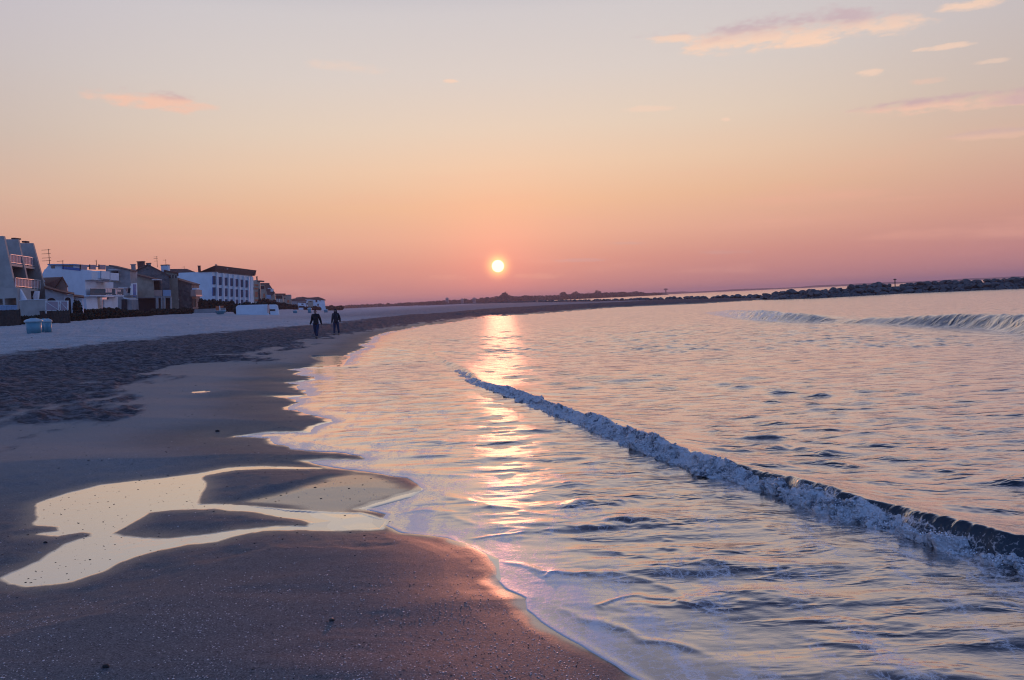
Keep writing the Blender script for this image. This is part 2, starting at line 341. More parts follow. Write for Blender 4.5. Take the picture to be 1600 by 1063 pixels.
def sea_material():
    m = bpy.data.materials.new('sea_water'); m.use_nodes = True; t = NT(m.node_tree); t.n.remove(t.n['Principled BSDF'])
    out = t.n['Material Output']
    oc = t.node('ShaderNodeTexCoord').outputs['Object']
    foam, dep, chop = t.attr('foam'), t.attr('depth'), t.attr('chop')
    # rotated coordinates so ripples run along the shore-parallel fronts
    mp = t.node('ShaderNodeMapping'); t.put(mp.inputs[0], oc); mp.inputs['Rotation'].default_value = (0, 0, R(8))
    mp.inputs['Scale'].default_value = (0.36, 1.0, 1.0)
    q = mp.outputs[0]
    n1 = t.noise(q, 2.3, 3, 0.5, dist=0.3); n2 = t.noise(q, 5.5, 3, 0.5, dist=0.2); n3 = t.noise(q, 17, 3, 0.6)
    h = t.m('ADD', t.m('MULTIPLY', t.sstep(n1, 0.54, 0.74), 0.036), t.m('ADD', t.m('MULTIPLY', t.sstep(n2, 0.50, 0.76), 0.024), t.m('MULTIPLY', n3, 0.0085)))
    bn = t.node('ShaderNodeBump'); bn.inputs['Distance'].default_value = 1.0
    t.put(bn.inputs['Strength'], t.m('MULTIPLY', chop, 0.9)); t.put(bn.inputs['Height'], h)
    dif = t.node('ShaderNodeBsdfDiffuse')
    body = t.mix(t.sstep(dep, 0.0, 0.25), (0.21, 0.14, 0.125, 1), (0.030, 0.042, 0.055, 1))
    t.put(dif.inputs[0], body)
    gl = t.node('ShaderNodeBsdfGlossy'); t.put(gl.inputs['Roughness'], t.m('MULTIPLY_ADD', chop, 0.07, 0.135)); gl.inputs['Color'].default_value = (0.95, 0.90, 0.87, 1)
    t.put(gl.inputs['Normal'], bn.outputs[0])
    fr = t.node('ShaderNodeFresnel'); fr.inputs['IOR'].default_value = 1.36; t.put(fr.inputs['Normal'], bn.outputs[0])
    lw = t.node('ShaderNodeLayerWeight'); lw.inputs['Blend'].default_value = 0.5; t.put(lw.inputs['Normal'], bn.outputs[0])
    fac = t.m('MINIMUM', t.m('MULTIPLY_ADD', fr.outputs[0], 1.25, t.m('MULTIPLY', t.sstep(lw.outputs['Facing'], 0.36, 0.70), 0.40)), 0.95)
    mx = t.node('ShaderNodeMixShader'); t.put(mx.inputs[0], fac); t.l.new(dif.outputs[0], mx.inputs[1]); t.l.new(gl.outputs[0], mx.inputs[2])
    # foam: veils and lace
    fd = t.node('ShaderNodeBsdfPrincipled'); fd.inputs['Base Color'].default_value = (0.92, 0.80, 0.76, 1); fd.inputs['Roughness'].default_value = 0.35
    mp2 = t.node('ShaderNodeMapping'); t.put(mp2.inputs[0], oc); mp2.inputs['Rotation'].default_value = (0, 0, R(-28)); mp2.inputs['Scale'].default_value = (1.5, 0.40, 1.0)
    nz = t.m('ADD', t.m('MULTIPLY', t.noise(mp2.outputs[0], 2.6, 6, 0.62, dist=0.6), 0.75), t.m('MULTIPLY', t.noise(oc, 26, 4, 0.65), 0.25))
    wob_ = t.node('ShaderNodeVectorMath', operation='ADD'); t.put(wob_.inputs[0], oc); nw = t.node('ShaderNodeTexNoise'); t.put(nw.inputs['Vector'], oc); nw.inputs['Scale'].default_value = 9
    sc_ = t.node('ShaderNodeVectorMath', operation='SCALE'); t.put(sc_.inputs[0], nw.outputs['Color']); sc_.inputs['Scale'].default_value = 0.09; t.put(wob_.inputs[1], sc_.outputs[0])
    vo = t.node('ShaderNodeTexVoronoi', feature='DISTANCE_TO_EDGE'); t.put(vo.inputs['Vector'], wob_.outputs[0]); vo.inputs['Scale'].default_value = 13
    vo2 = t.node('ShaderNodeTexVoronoi', feature='DISTANCE_TO_EDGE'); t.put(vo2.inputs['Vector'], wob_.outputs[0]); vo2.inputs['Scale'].default_value = 44
    cell = t.m('ADD', t.m('MULTIPLY', t.sstep(vo.outputs['Distance'], 0.16, 0.01), 0.6), t.m('MULTIPLY', t.sstep(vo2.outputs['Distance'], 0.18, 0.01), 0.5))
    fm = t.sstep(t.m('ADD', t.m('ADD', foam, t.m('MULTIPLY', cell, 0.42)), t.m('MULTIPLY', t.m('SUBTRACT', nz, 0.5), 3.0)), 0.50, 1.15)
    fm = t.m('MULTIPLY', fm, t.sstep(foam, 0.0, 0.15))
    bf = t.node('ShaderNodeBump'); bf.inputs['Strength'].default_value = 0.35; bf.inputs['Distance'].default_value = 0.02
    t.put(bf.inputs['Height'], nz); t.put(fd.inputs['Normal'], bf.outputs[0])
    m2 = t.node('ShaderNodeMixShader'); t.put(m2.inputs[0], t.m('MULTIPLY', fm, 0.82)); t.l.new(mx.outputs[0], m2.inputs[1]); t.l.new(fd.outputs[0], m2.inputs[2])
    t.l.new(m2.outputs[0], out.inputs[0])
    return m
M['sea'] = sea_material()
def puddle_material():
    m = bpy.data.materials.new('still_water'); m.use_nodes = True; t = NT(m.node_tree); t.n.remove(t.n['Principled BSDF'])
    dif = t.node('ShaderNodeBsdfDiffuse'); dif.inputs[0].default_value = (0.16, 0.13, 0.125, 1)
    gl = t.node('ShaderNodeBsdfGlossy'); gl.inputs['Roughness'].default_value = 0.03
    oc = t.node('ShaderNodeTexCoord').outputs['Object']
    bn = t.node('ShaderNodeBump'); bn.inputs['Strength'].default_value = 0.05; bn.inputs['Distance'].default_value = 0.02; t.put(bn.inputs['Height'], t.noise(oc, 9, 3))
    t.put(gl.inputs['Normal'], bn.outputs[0])
    fr = t.node('ShaderNodeFresnel'); fr.inputs['IOR'].default_value = 1.36
    mx = t.node('ShaderNodeMixShader'); t.put(mx.inputs[0], t.m('MINIMUM', t.m('MULTIPLY_ADD', fr.outputs[0], 1.3, 0.50), 0.95))
    t.l.new(dif.outputs[0], mx.inputs[1]); t.l.new(gl.outputs[0], mx.inputs[2]); t.l.new(mx.outputs[0], t.n['Material Output'].inputs[0])
    return m
M['puddle'] = puddle_material()
def foam_material():
    m = bpy.data.materials.new('white_foam'); m.use_nodes = True; t = NT(m.node_tree); b = t.n['Principled BSDF']
    oc = t.node('ShaderNodeTexCoord').outputs['Object']
    a = t.noise(oc, 7, 7, 0.72, dist=0.8)
    lace = t.sstep(a, 0.37, 0.52)
    t.put(b.inputs['Base Color'], t.mix(lace, (0.11, 0.13, 0.17, 1), (0.95, 0.93, 0.94, 1)))
    t.put(b.inputs['Roughness'], t.m('MULTIPLY_ADD', lace, 0.18, 0.08)); b.inputs['Specular IOR Level'].default_value = 1.0
    bn = t.node('ShaderNodeBump'); bn.inputs['Strength'].default_value = 1.0; bn.inputs['Distance'].default_value = 0.028
    t.put(bn.inputs['Height'], t.m('ADD', t.m('ADD', t.noise(oc, 45, 4, 0.65), t.m('MULTIPLY', t.noise(oc, 18, 2, 0.5), 1.4)), t.m('MULTIPLY', lace, 0.25))); t.put(b.inputs['Normal'], bn.outputs[0])
    tr = t.node('ShaderNodeBsdfTranslucent'); tr.inputs[0].default_value = (0.85, 0.85, 0.9, 1); mx = t.node('ShaderNodeMixShader'); t.put(mx.inputs[0], t.m('MULTIPLY', lace, 0.18))
    t.l.new(b.outputs[0], mx.inputs[1]); t.l.new(tr.outputs[0], mx.inputs[2]); t.l.new(mx.outputs[0], t.n['Material Output'].inputs[0]); return m
M['foam'] = foam_material()
M['bubble'] = material('bubbles', (0.92, 0.90, 0.92), 0.15, var=0.02, scale=18, spec=1.0)

# ---------------------------------------------------------------- plan of the shore, traced on the sea level
SHORE_PX = [(1000, 1063), (942, 1031), (897, 999), (849, 971), (826, 954), (824, 937), (792, 920), (776, 901), (774, 890), (762, 871), (740, 858),
            (716, 847), (702, 841), (669, 837), (631, 832), (605, 824), (596, 818), (601, 809), (606, 803), (585, 799), (560, 796), (594, 785), (624, 777),
            (661, 768), (652, 757), (635, 747), (594, 740), (545, 733), (500, 727), (485, 722), (502, 719.6), (576, 718), (562, 713), (512, 706), (454.5, 701),
            (437, 696), (424, 689), (422, 686), (367, 682.5), (394, 680), (444, 677), (485, 676), (491.6, 667), (522, 659), (515, 655.5), (488, 649), (473, 644),
            (451, 637), (456, 632), (471, 628.5), (450, 623), (431, 620.5), (485, 618), (475, 610), (458, 606.5), (471, 601.5), (444, 598), (495, 593), (480, 588),
            (461, 584.6), (468, 581), (454.5, 577), (478, 575), (529, 571), (544, 559), (546, 554), (573, 542.5), (562.5, 539), (576, 535.7), (583, 527),
            (600, 520.5), (630, 515), (650, 511), (698, 505), (731, 499.6), (782, 494), (849, 490), (897, 486), (965, 480.5), (1100, 474.5), (1206, 468.2)]
BACK_PX = [(1206, 466), (1150, 467), (1100, 468.3), (1000, 470.0), (900, 471.6), (800, 473.6), (700, 476.6), (600, 480.0)]
shore = [G(*p) for p in SHORE_PX]
near_ext = [(9.0, -60.0), (5.5, -20.0), (3.2, -5.0), (1.9, 0.5), (1.2, 2.6)]
far_dir = ray(556, 474); fd_ = Vector((far_dir.x, far_dir.y)).normalized() * 2500
LAND = near_ext + shore + [G(*p) for p in BACK_PX] + [tuple(fd_), (-3500, 2500), (-3500, -60)]
ZP = 0.045
PUD = [G(x, y, ZP) for x, y in [(13, 901), (20, 910), (45, 914.5), (75, 915), (112, 909), (150, 896), (180, 882), (210, 871), (247, 860), (285, 853), (337, 845), (375, 836), (412, 828),
       (469, 824.5), (540, 823), (596, 820), (606, 806), (560, 796.5), (500, 795.5), (450, 795), (400, 792), (345, 790), (307, 790), (306, 777), (319, 761), (313, 747), (322, 743), (365, 733.5), (412, 729), (469, 728.4), (499, 727),
       (412, 725.3), (360, 730), (311, 741), (262, 747), (210, 752), (157, 759), (112, 770), (75, 781), (62, 787), (64, 803), (58, 819), (90, 822), (96, 830), (78, 833), (58, 836), (90, 839), (131, 832), (150, 833),
       (150, 837), (128, 843), (109, 849), (81, 864), (60, 878), (25, 893)]]
ISLE = [G(x, y, ZP) for x, y in [(176, 834), (191, 826), (214, 813), (232, 802), (270, 797), (337, 795), (400, 799), (450, 804), (490, 812), (485, 818), (430, 823), (375, 828), (320, 838), (277, 841), (225, 841), (187, 838)]]
# films of water left on the sand (soft edged)
FILM = [[G(x, y, .02) for x, y in P] for P in (
    [(360, 789), (394, 781), (450, 766), (487, 753), (536, 740), (540, 733), (600, 740), (661, 762), (640, 775), (596, 787), (560, 796), (600, 815), (596, 822), (500, 818), (470, 806), (400, 794)],
    [(605, 518), (540, 524), (520, 531), (500, 541), (505, 550), (485, 560), (500, 566), (478, 574), (535, 573), (548, 554), (576, 542)],
    [(431, 620.5), (405, 618.5), (440, 616.5), (485, 618)],
    [(640, 832), (690, 848), (735, 868), (762, 893), (780, 903), (776, 870), (720, 845), (670, 834)])]
SMALL = [[G(x, y, .10) for x, y in P] for P in ([(297, 616), (305, 617.2), (318, 616.6), (330, 614.2), (318, 613.6), (304, 614.4)], [(392, 548.6), (410, 550.2), (440, 546.4), (462, 542.4), (430, 543.6), (408, 546.6)])]
WAVE = [G(*p) for p in [(2300, 1110), (2000, 1012), (1800, 952), (1700, 918), (1600, 885), (1550, 873), (1500, 861), (1450, 845), (1400, 828), (1350, 812), (1300, 796), (1250, 781), (1200, 765), (1150, 751), (1100, 735),
        (1040, 712), (980, 690), (930, 668), (880, 652), (830, 630), (780, 610), (745, 600), (733, 590), (715, 577), (690, 567), (676, 556), (668, 545), (672, 532), (650, 515)]]
WAVE2 = [G(*p, 0.1) for p in [(1900, 552), (1700, 529), (1600, 516), (1540, 510), (1480, 507), (1400, 504.5), (1340, 503), (1300, 502), (1260, 501), (1220, 499.5), (1180, 497), (1150, 494), (1125, 490), (1105, 486)]]

def fields(X, Y):
    """signed distance to the land edge, wave distances ... for arrays of points"""
    wa = np.clip(0.006 * Y, 0.02, 0.5) * (Y > 0)
    X, Y = X + wa * fbm(X / .45, Y / .45, 3), Y + wa * 1.6 * fbm(X / .45 + 31, Y / .45, 3)
    D = seg_dist(X, Y, LAND, True); ins = inside(X, Y, LAND)
    return np.where(ins, D, -D)

# polar sheet round the camera's foot: fine near, coarse far
def radii():
    a = np.linspace(0.35, 3.4, 26); inv = np.concatenate([np.linspace(1 / 3.45, 1 / 26, 590), np.linspace(1 / 26, 1 / 62, 220)[1:]]); b = 1 / inv
    c = np.geomspace(62.8, 420, 110); d = np.geomspace(440, 9000, 60)
    return np.concatenate([a, b, c, d])
def thetas():
    a = np.radians(np.linspace(-40, 40, 1180)); b = np.radians(np.linspace(40.6, 179, 70))
    return np.concatenate([-b[::-1], a, b])
RR, TT = radii(), thetas()
PR, PT = np.meshgrid(RR, TT, indexing='ij')
GX = (PR * np.sin(PT)).astype(np.float32); GY = (PR * np.cos(PT)).astype(np.float32)
DR = np.gradient(RR)[:, None] * np.ones_like(GX)
nr, ntn = GX.shape
idx = np.arange(nr * ntn).reshape(nr, ntn)
QUADS = np.stack([idx[:-1, :-1], idx[:-1, 1:], idx[1:, 1:], idx[1:, :-1]], -1).reshape(-1, 4)
SD = fields(GX, GY)

XF = lambda Yv: np.interp(Yv, [0, 60, 90, 150, 200, 260, 400, 600], [-52, -50, -51, -67, -76, -82, -115, -160])
def sand_height(X, Y, d, DRl=None):
    prof = 1.12 * (1 - np.exp(-(np.maximum(d, 0) / 13.0) ** 1.15))
    spit = sm(Y, 75, 130) * sm(X, -45, -20)
    prof = prof * (1 - 0.30 * spit)
    back = np.interp(Y, [40, 60, 84, 120, 180, 260, 400, 700], [.2, .45, .75, .95, 1.45, 1.6, 1.3, 1.0]) * sm(XF(Y) + 30 - X, 0, 26) * sm(Y, 25, 60)
    z = prof + back
    z = np.where(d < 0, -0.85 * (1 - np.exp(d / 9.0)) + np.maximum(d, -1.0) * 0.02, z)
    # near shore gradients: a thin lip above the water
    z = z + np.clip(d, -0.3, 0.35) * 0.05
    db = np.interp(Y, [0, 12, 33, 60, 76, 100, 150], [13, 13, 13.5, 11, 10, 13, 26])
    jit = fbm(X / 2.2, Y / 2.2, 4) * 2.6
    jit_f = fbm(X / 0.5, Y / 0.5, 4, 0.7) * 1.1
    jit2 = fbm(X / 0.9 + 40, Y / 2.4, 5, 0.6)
    dry = sm(d + jit * 0.5 + jit_f, db - 1.2, db + 0.9)
    lo = np.interp(Y, [0, 7.5, 10, 14, 20, 45, 60, 150], [6.5, 5.0, 3.5, 3.5, 3.6, 3.1, 1.8, 2.2])
    dry = dry * (1 - 0.55 * spit)
    tramp = sm(d + jit2 * 2.4, lo - 0.25, lo + 0.55) * (1 - dry)
    # rake wash marks and cusps on the damp sand
    along = fbm(X / 1.1 + 4, Y / 0.22, 3) * 0.0035 * sm(Y, 22, 8) + fbm(X / 2.4, Y / 0.75, 3) * 0.010 + fbm(X / 5.0, Y / 1.9, 2) * 0.016
    z = z + along * sm(d, 0.15, 1.2) * (1 - tramp) * (1 - dry)
    rough = fbm(X / 0.32, Y / 0.32, 4, 0.6) * 0.075 + fbm(X / 0.9, Y / 0.9, 3) * 0.06
    z = z + rough * np.clip(tramp + dry * 0.9, 0, 1) * sm(d, 0.8, 2)
    z = z + fbm(X / 3.5 + 5, Y / 3.5, 3) * 0.05 * sm(d, 5, 12)
    # low mounds at the near edge of the swash
    for (px, py, rx, ry, a) in ((590, 900, .35, .55, .022), (700, 940, .45, .35, .012), (560, 860, .6, .5, .012), (300, 1000, .9, .5, .02)):
        gx, gy = G(px, py, .05); z = z + a * np.exp(-((X - gx) / rx) ** 2 - ((Y - gy) / ry) ** 2) * sm(d, 0.02, 0.35)
    return z, dry, tramp

SZ, DRY, TRAMP = sand_height(GX, GY, SD)
near = (GY > 2) & (GY < 32) & (np.abs(GX) < 16)
nx, ny = GX[near], GY[near]
def pud_sd(X, Y):
    X, Y = X + .035 * fbm(X / .3, Y / .3, 4), Y + .06 * fbm(X / .3 + 13, Y / .3, 4)
    D = np.minimum(seg_dist(X, Y, PUD, True), seg_dist(X, Y, ISLE, True))
    ins = inside(X, Y, PUD) & ~inside(X, Y, ISLE)
    return np.where(ins, -D, D)
ps = pud_sd(nx, ny)
def zpud(d): return 0.004 + (ZP - 0.004) * sm(d, 0.0, 1.3)
zpn = zpud(SD[near])
wob = fbm(nx / 0.25, ny / 0.25, 3) * 0.012
zn = SZ[near]
rim = zpn + np.where(ps > 0, 0.055 * ps + 0.10 * np.maximum(ps - 0.6, 0), np.maximum(ps * 0.12, -0.02)) + wob * np.clip(ps * 4, 0, 1)
k = 0.02
smin = -k * np.logaddexp(-zn / k, -rim / k); smin = np.where(ps < 1.6, np.minimum(smin + k * 0.25, rim), zn)
bl = sm(ps, 2.4, 1.2)
zn = np.where(ps < 0, rim, zn * (1 - bl) + np.minimum(zn, rim + 0.0) * bl)
zn = np.maximum(zn, np.where(SD[near] > 0.0, 0.045 * np.clip(SD[near], 0, 0.35), -9))
SZ[near] = zn
WET = np.zeros_like(SZ)
WET = np.maximum(WET, sm(SD + fbm(GX / .4, GY / .4, 3) * .12, 0.20, 0.0) * sm(SD, -3, -0.1) * (.75 + .25 * sm(GY, 8, 14)))
WET = np.maximum(WET, sm(SD + fbm(GX / 1.5, GY / .4, 3) * .5, 1.3, -0.2) * 0.14)
WET[SD < 0] = 1
w = WET[near]
w = np.maximum(w, sm(ps, 0.10, -0.02))
w = np.maximum(w, sm(ps, 0.30, 0.0) * 0.45)
for P in FILM:
    D = seg_dist(nx, ny, P, True); s_ = np.where(inside(nx, ny, P), -D, D)
    w = np.maximum(w, sm(s_ + fbm(nx / .5, ny / .2, 3) * 0.10, 0.16, -0.22) * 0.66)
    fl = sm(s_, 0.12, -0.05) * (ps > -0.02); zf = 0.006 + 0.035 * np.clip(SD[near], 0, 1); SZ[near] = SZ[near] * (1 - fl) + zf * fl
WET[near] = w
for P in SMALL:
    D = seg_dist(GX[near], GY[near], P, True); s_ = np.where(inside(nx, ny, P), -D, D)
    z_ = SZ[near]; zs = float(np.median(z_[s_ < 0.02])) if (s_ < 0.02).any() else 0.1
    b = sm(s_, 0.9, 0.1); SZ[near] = z_ * (1 - b) + (zs + np.clip(s_, -0.1, 0.9) * 0.06) * b
    WET[near] = np.maximum(WET[near], sm(s_, 0.02, -0.02))
WET = WET * (1 - np.clip(DRY + TRAMP, 0, 1) * 0.9)
# wide dark wet band along the far spit
WET = np.maximum(WET, 0.35 * sm(SD, 5, 0.5) * sm(GY, 50, 80))
V = np.stack([GX, GY, SZ], -1).reshape(-1, 3)
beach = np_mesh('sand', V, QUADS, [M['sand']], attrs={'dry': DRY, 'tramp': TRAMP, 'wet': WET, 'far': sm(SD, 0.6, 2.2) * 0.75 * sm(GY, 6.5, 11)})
tag(beach, 'sandy beach with a pale dry top, a dark trampled belt and smooth damp sand by the water', 'sand', kind='structure')

# ---------------------------------------------------------------- sea
wd, wside, wT = seg_dist(GX, GY, WAVE, False, True)
wn = wd * wside * -1.0                     # + towards the open sea
if wn[(np.abs(GX - 8) < 2) & (np.abs(GY - 12) < 2)].mean() < 0: wn = -wn
w2d, w2side, w2T = seg_dist(GX, GY, WAVE2, False, True)
w2n = w2d * w2side * -1.0
if w2n[(np.abs(GX - 35) < 6) & (np.abs(GY - 70) < 6)].mean() < 0: w2n = -w2n
sea_d = -SD
outer = sm(wn, -0.2, 1.5)
def waves(X, Y, DRl, seed=3):
    r = np.random.default_rng(seed); h = np.zeros_like(X)
    for i in range(84):
        lam = 0.07 * (1.5 / 0.07) ** r.random(); th = R(82) + r.normal() * 0.5      # travel direction
        kx, ky = math.cos(th) * 2 * math.pi / lam, math.sin(th) * 2 * math.pi / lam
        a = 0.0030 * lam ** 0.9 * (0.5 + r.random()); ph = r.random() * 6.28
        att = np.clip((lam / DRl - 2.0) / 2.0, 0, 1)
        if att.max() <= 0: continue
        env = 0.55 + 0.9 * (vnoise(X / (lam * 5) + i * 3.7, Y / (lam * 4) + i * 1.3))
        s = np.sin(kx * X + ky * Y + ph + 1.6 * vnoise(X / (3 * lam) + i, Y / (3 * lam)))
        h += (a * att * env * s).astype(np.float32)
    return h
hw = waves(GX, GY, DR); sg_ = float(hw[(GY > 4) & (GY < 12)].std()) + 1e-6; hn_ = hw / sg_
hw = sg_ * (0.50 * hn_ + 0.75 * np.maximum(hn_ - 0.5, 0) * 1.5)
patch = 0.45 + 1.1 * vnoise(GX / 2.7 + 3, GY / 3.1 + 8)
ampl = sm(sea_d, 0.0, 1.3) * (0.47 + 0.40 * outer) * patch
h = hw * ampl
# streaky swash steps between the shore and the breaker
stre = fbm(GX / 1.5 + 7, GY / 0.42, 3, 0.5); h = h + 0.012 * np.sign(stre) * np.abs(stre) ** 0.8 * sm(sea_d, 0.1, 1.0) * (1 - outer) * sm(DR, 0.35, 0.12) * 1.9
# the near breaker
Tmax = float(wT.max()); n0 = np.hypot(WAVE[4][0] - WAVE[0][0], 0)
acc = np.concatenate([[0], np.cumsum([math.dist(a, b) for a, b in zip(WAVE[:-1], WAVE[1:])])])
Hn = np.interp(wT, [acc[0], acc[4], acc[12], acc[18], acc[21], acc[22], acc[24], acc[26], acc[28]], [.155, .155, .14, .105, .07, .07, .07, .065, .0])
fr_w = 0.13
Hn = Hn * (0.82 + 0.36 * vnoise(wT / 0.8, wT * 0 + 5))
frontline = wn + fbm(wT / 0.5, wT * 0 + 3, 3) * 0.07
prof = sm(frontline, -0.02, fr_w) * np.exp(-np.maximum(frontline - fr_w, 0) ** 1.3 / 0.42)
h = h * (1 - 0.75 * np.exp(-((wn - 0.1) / 0.3) ** 2)) + Hn * prof - 0.03 * np.exp(-((wn + 0.35) / 0.3) ** 2) * Hn / 0.2
h = h + 0.010 * fbm(wT / 0.07 + wn * 4, wn / 0.5, 3, 0.6) * sm(frontline, 0.02, 0.10) * sm(frontline, 0.42, 0.16) * sm(GY, 13, 7) * vnoise(wT / 0.2, wT * 0) * 1.4
# the farther swell
acc2 = np.concatenate([[0], np.cumsum([math.dist(a, b) for a, b in zip(WAVE2[:-1], WAVE2[1:])])])
H2 = np.interp(w2T, [acc2[0], acc2[2], acc2[4], acc2[6], acc2[7], acc2[8], acc2[10], acc2[12], acc2[13]], [.56, .56, .5, .24, .08, .40, .56, .34, 0.0])
prof2 = sm(w2n, -0.30, 0.55) * np.exp(-np.maximum(w2n - 0.55, 0) ** 1.4 / 3.5)
comb = fbm((w2T + w2n * 0.9) / 0.42, w2n / 2.2, 4, 0.65) * 2.2
h = h + H2 * prof2 + 0.028 * comb * sm(w2n, -0.3, 0.2) * sm(w2n, 1.4, 0.6) * (H2 / .5)
h = h * sm(GY, -30, 0)
# lip at the swash edge
lip = 0.004 * np.exp(-(np.maximum(sea_d, 0) / 0.045) ** 2) * sm(GY, 60, 30)
SEAZ = h + lip - np.clip(SD - 0.01, 0, 1) * 1.0
foam = np.zeros_like(h)
fj = fbm(GX / 0.8, GY / 0.8, 4)
wdt = np.interp(GY, [4, 6, 8, 12, 20, 40], [0.55, 0.45, 0.32, 0.18, 0.25, 0.4])
ew = np.clip(0.016 + 0.0011 * GY ** 2, 0, 0.5)
foam = np.maximum(foam, 1.25 * np.exp(-(np.maximum(sea_d, 0) / ew) ** 1.5))
# older swash fronts riding over the sheet
for pl, wd_, a_ in (([(620, 772), (665, 765), (691, 770), (715, 780), (745, 788), (790, 797), (850, 803), (930, 808)], .035, .75), ([(720, 846), (760, 840), (800, 835), (825, 829)], .02, .8),
                    ([(845, 914), (862, 903), (877, 898)], .012, .8), ([(936, 962), (945, 946), (975, 933), (1010, 929), (1070, 934), (1120, 942)], .014, .7), ([(500, 727), (560, 736), (640, 741), (720, 748), (800, 752)], .05, .6),
                    ([(440, 686), (520, 700), (600, 706), (700, 703)], .07, .8), ([(485, 672), (560, 668), (640, 672)], .07, .6), ([(500, 640), (570, 646), (640, 640), (700, 644)], .09, .7), ([(480, 614), (560, 612), (650, 616)], .10, .7),
                    ([(500, 598), (570, 597), (640, 600)], .12, .6), ([(510, 584), (570, 583), (630, 580)], .14, .6), ([(560, 560), (600, 558), (650, 552)], .16, .6), ([(605, 806), (660, 800), (700, 806), (760, 822)], .03, .6),
                    ([(760, 872), (850, 900), (960, 905), (1080, 925), (1200, 960)], .03, .4), ([(860, 950), (940, 985), (1040, 1000), (1150, 1030)], .03, .6), ([(900, 860), (1000, 868), (1100, 880), (1230, 890)], .03, .3)):
    pw = [G(*p_) for p_ in pl]; m_ = (GY > 3) & (GY < 26) & (np.abs(GX) < 8); xx, yy = GX[m_], GY[m_]
    dd_, sd_, _t = seg_dist(xx + .12 * fbm(xx / .5, yy / .5, 3), yy + .25 * fbm(xx / .6 + 9, yy / .6, 3), pw, False, True)
    foam[m_] = np.maximum(foam[m_], a_ * 0.8 * np.exp(-(dd_ / (wd_ * 1.3)) ** 2)); Lm = float(_t.max()); endf = sm(_t, 0, Lm * .25) * sm(_t, Lm, Lm * .7)
    SEAZ[m_] += 0.0055 * endf * np.exp(-(dd_ / (wd_ * 1.6)) ** 2) * sm(sea_d[m_], 0, .1); foam[m_] *= 1.0
foam = np.maximum(foam, 0.74 * sm(sea_d + fj * 0.25, wdt * 2.4, 0.05))
foam = np.maximum(foam, 0.36 * sm(sea_d + fj * 0.6, 3.4, 0.4) * sm(GY, 26, 10))
foam = np.maximum(foam, 0.40 * sm(-wn, 2.6, 0.1) * sm(GX, 0.5, 3.0) * sm(GY, 11, 6) * (wn < 0.1))
foam = np.maximum(foam, 0.50 * sm(frontline, -0.45, -0.02) * sm(frontline, 0.08, 0.0) * sm(Hn, .06, .12))
fo2 = np.interp(w2T, [acc2[7], acc2[8], acc2[9], acc2[12], acc2[13]], [0, 0.10, 0.55, 0.85, 0.4])
foam = np.maximum(foam, fo2 * sm(w2n, -0.9, -0.3) * sm(w2n, 1.2, 0.5))
foam = np.where(np.minimum(wd, 99) < -1, 0, foam)
CHOP = np.clip((0.75 + 0.55 * sm(GY, 8, 30)) * sm(sea_d, 0.0, 2.0) * (0.6 + 0.5 * outer) * (0.6 + 0.8 * vnoise(GX / 4, GY / 5)), 0, 1)
CHOP = CHOP * np.clip(1.0 - 0.5 * sm(GY, 100, 600), 0, 1)
keep = (SD < 0.25)
kq = keep.reshape(-1)[QUADS].all(1)
Vs = np.stack([GX, GY, SEAZ], -1).reshape(-1, 3)
used = np.zeros(len(Vs), bool); used[QUADS[kq].ravel()] = True
remap = np.cumsum(used) - 1
DEP = np.clip(-(SZ) * 1.0, 0, 2)
sea = np_mesh('sea', Vs[used], remap[QUADS[kq]], [M['sea']], attrs={'foam': foam.reshape(-1)[used], 'depth': DEP.reshape(-1)[used], 'chop': CHOP.reshape(-1)[used]})
tag(sea, 'calm sea with small ripples washing onto the sand', 'sea', kind='structure')

# puddle
bx = np.linspace(min(p[0] for p in PUD) - .1, max(p[0] for p in PUD) + .1, 420); by = np.linspace(min(p[1] for p in PUD) - .1, max(p[1] for p in PUD) + .1, 620)
BX, BY = np.meshgrid(bx, by, indexing='ij'); bs = pud_sd(BX, BY); bi = np.arange(BX.size).reshape(BX.shape)
bq = np.stack([bi[:-1, :-1], bi[1:, :-1], bi[1:, 1:], bi[:-1, 1:]], -1).reshape(-1, 4); kb = (bs.reshape(-1) < 0.03)[bq].all(1)
ub = np.zeros(BX.size, bool); ub[bq[kb].ravel()] = True; rb = np.cumsum(ub) - 1
pud = np_mesh('puddle', np.stack([BX, BY, zpud(fields(BX, BY))], -1).reshape(-1, 3)[ub], rb[bq[kb]], [M['puddle']])
tag(pud, 'shallow puddle of still seawater lying on the damp sand', 'puddle', kind='structure')
#@@OBJECTS
# ---------------------------------------------------------------- foam of the breaker, shells, weed
def ground_z(x, y):
    X = np.array([x], np.float32); Y = np.array([y], np.float32)
    return float(sand_height(X, Y, fields(X, Y))[0][0])
def ground_many(X, Y):
    """height of the built sand sheet, read back from the polar grid"""
    r = np.hypot(X, Y); th = np.arctan2(X, Y)
    i = np.clip(np.searchsorted(RR, r) - 1, 0, nr - 2); j = np.clip(np.searchsorted(TT, th) - 1, 0, ntn - 2)
    u = (r - RR[i]) / (RR[i + 1] - RR[i]); v = (th - TT[j]) / (TT[j + 1] - TT[j])
    z = SZ[i, j] * (1 - u) * (1 - v) + SZ[i + 1, j] * u * (1 - v) + SZ[i, j + 1] * (1 - u) * v + SZ[i + 1, j + 1] * u * v
    return z, SD[i, j], TRAMP[i, j], DRY[i, j]
def gz(x, y): return float(ground_many(np.array([x]), np.array([y]))[0][0])

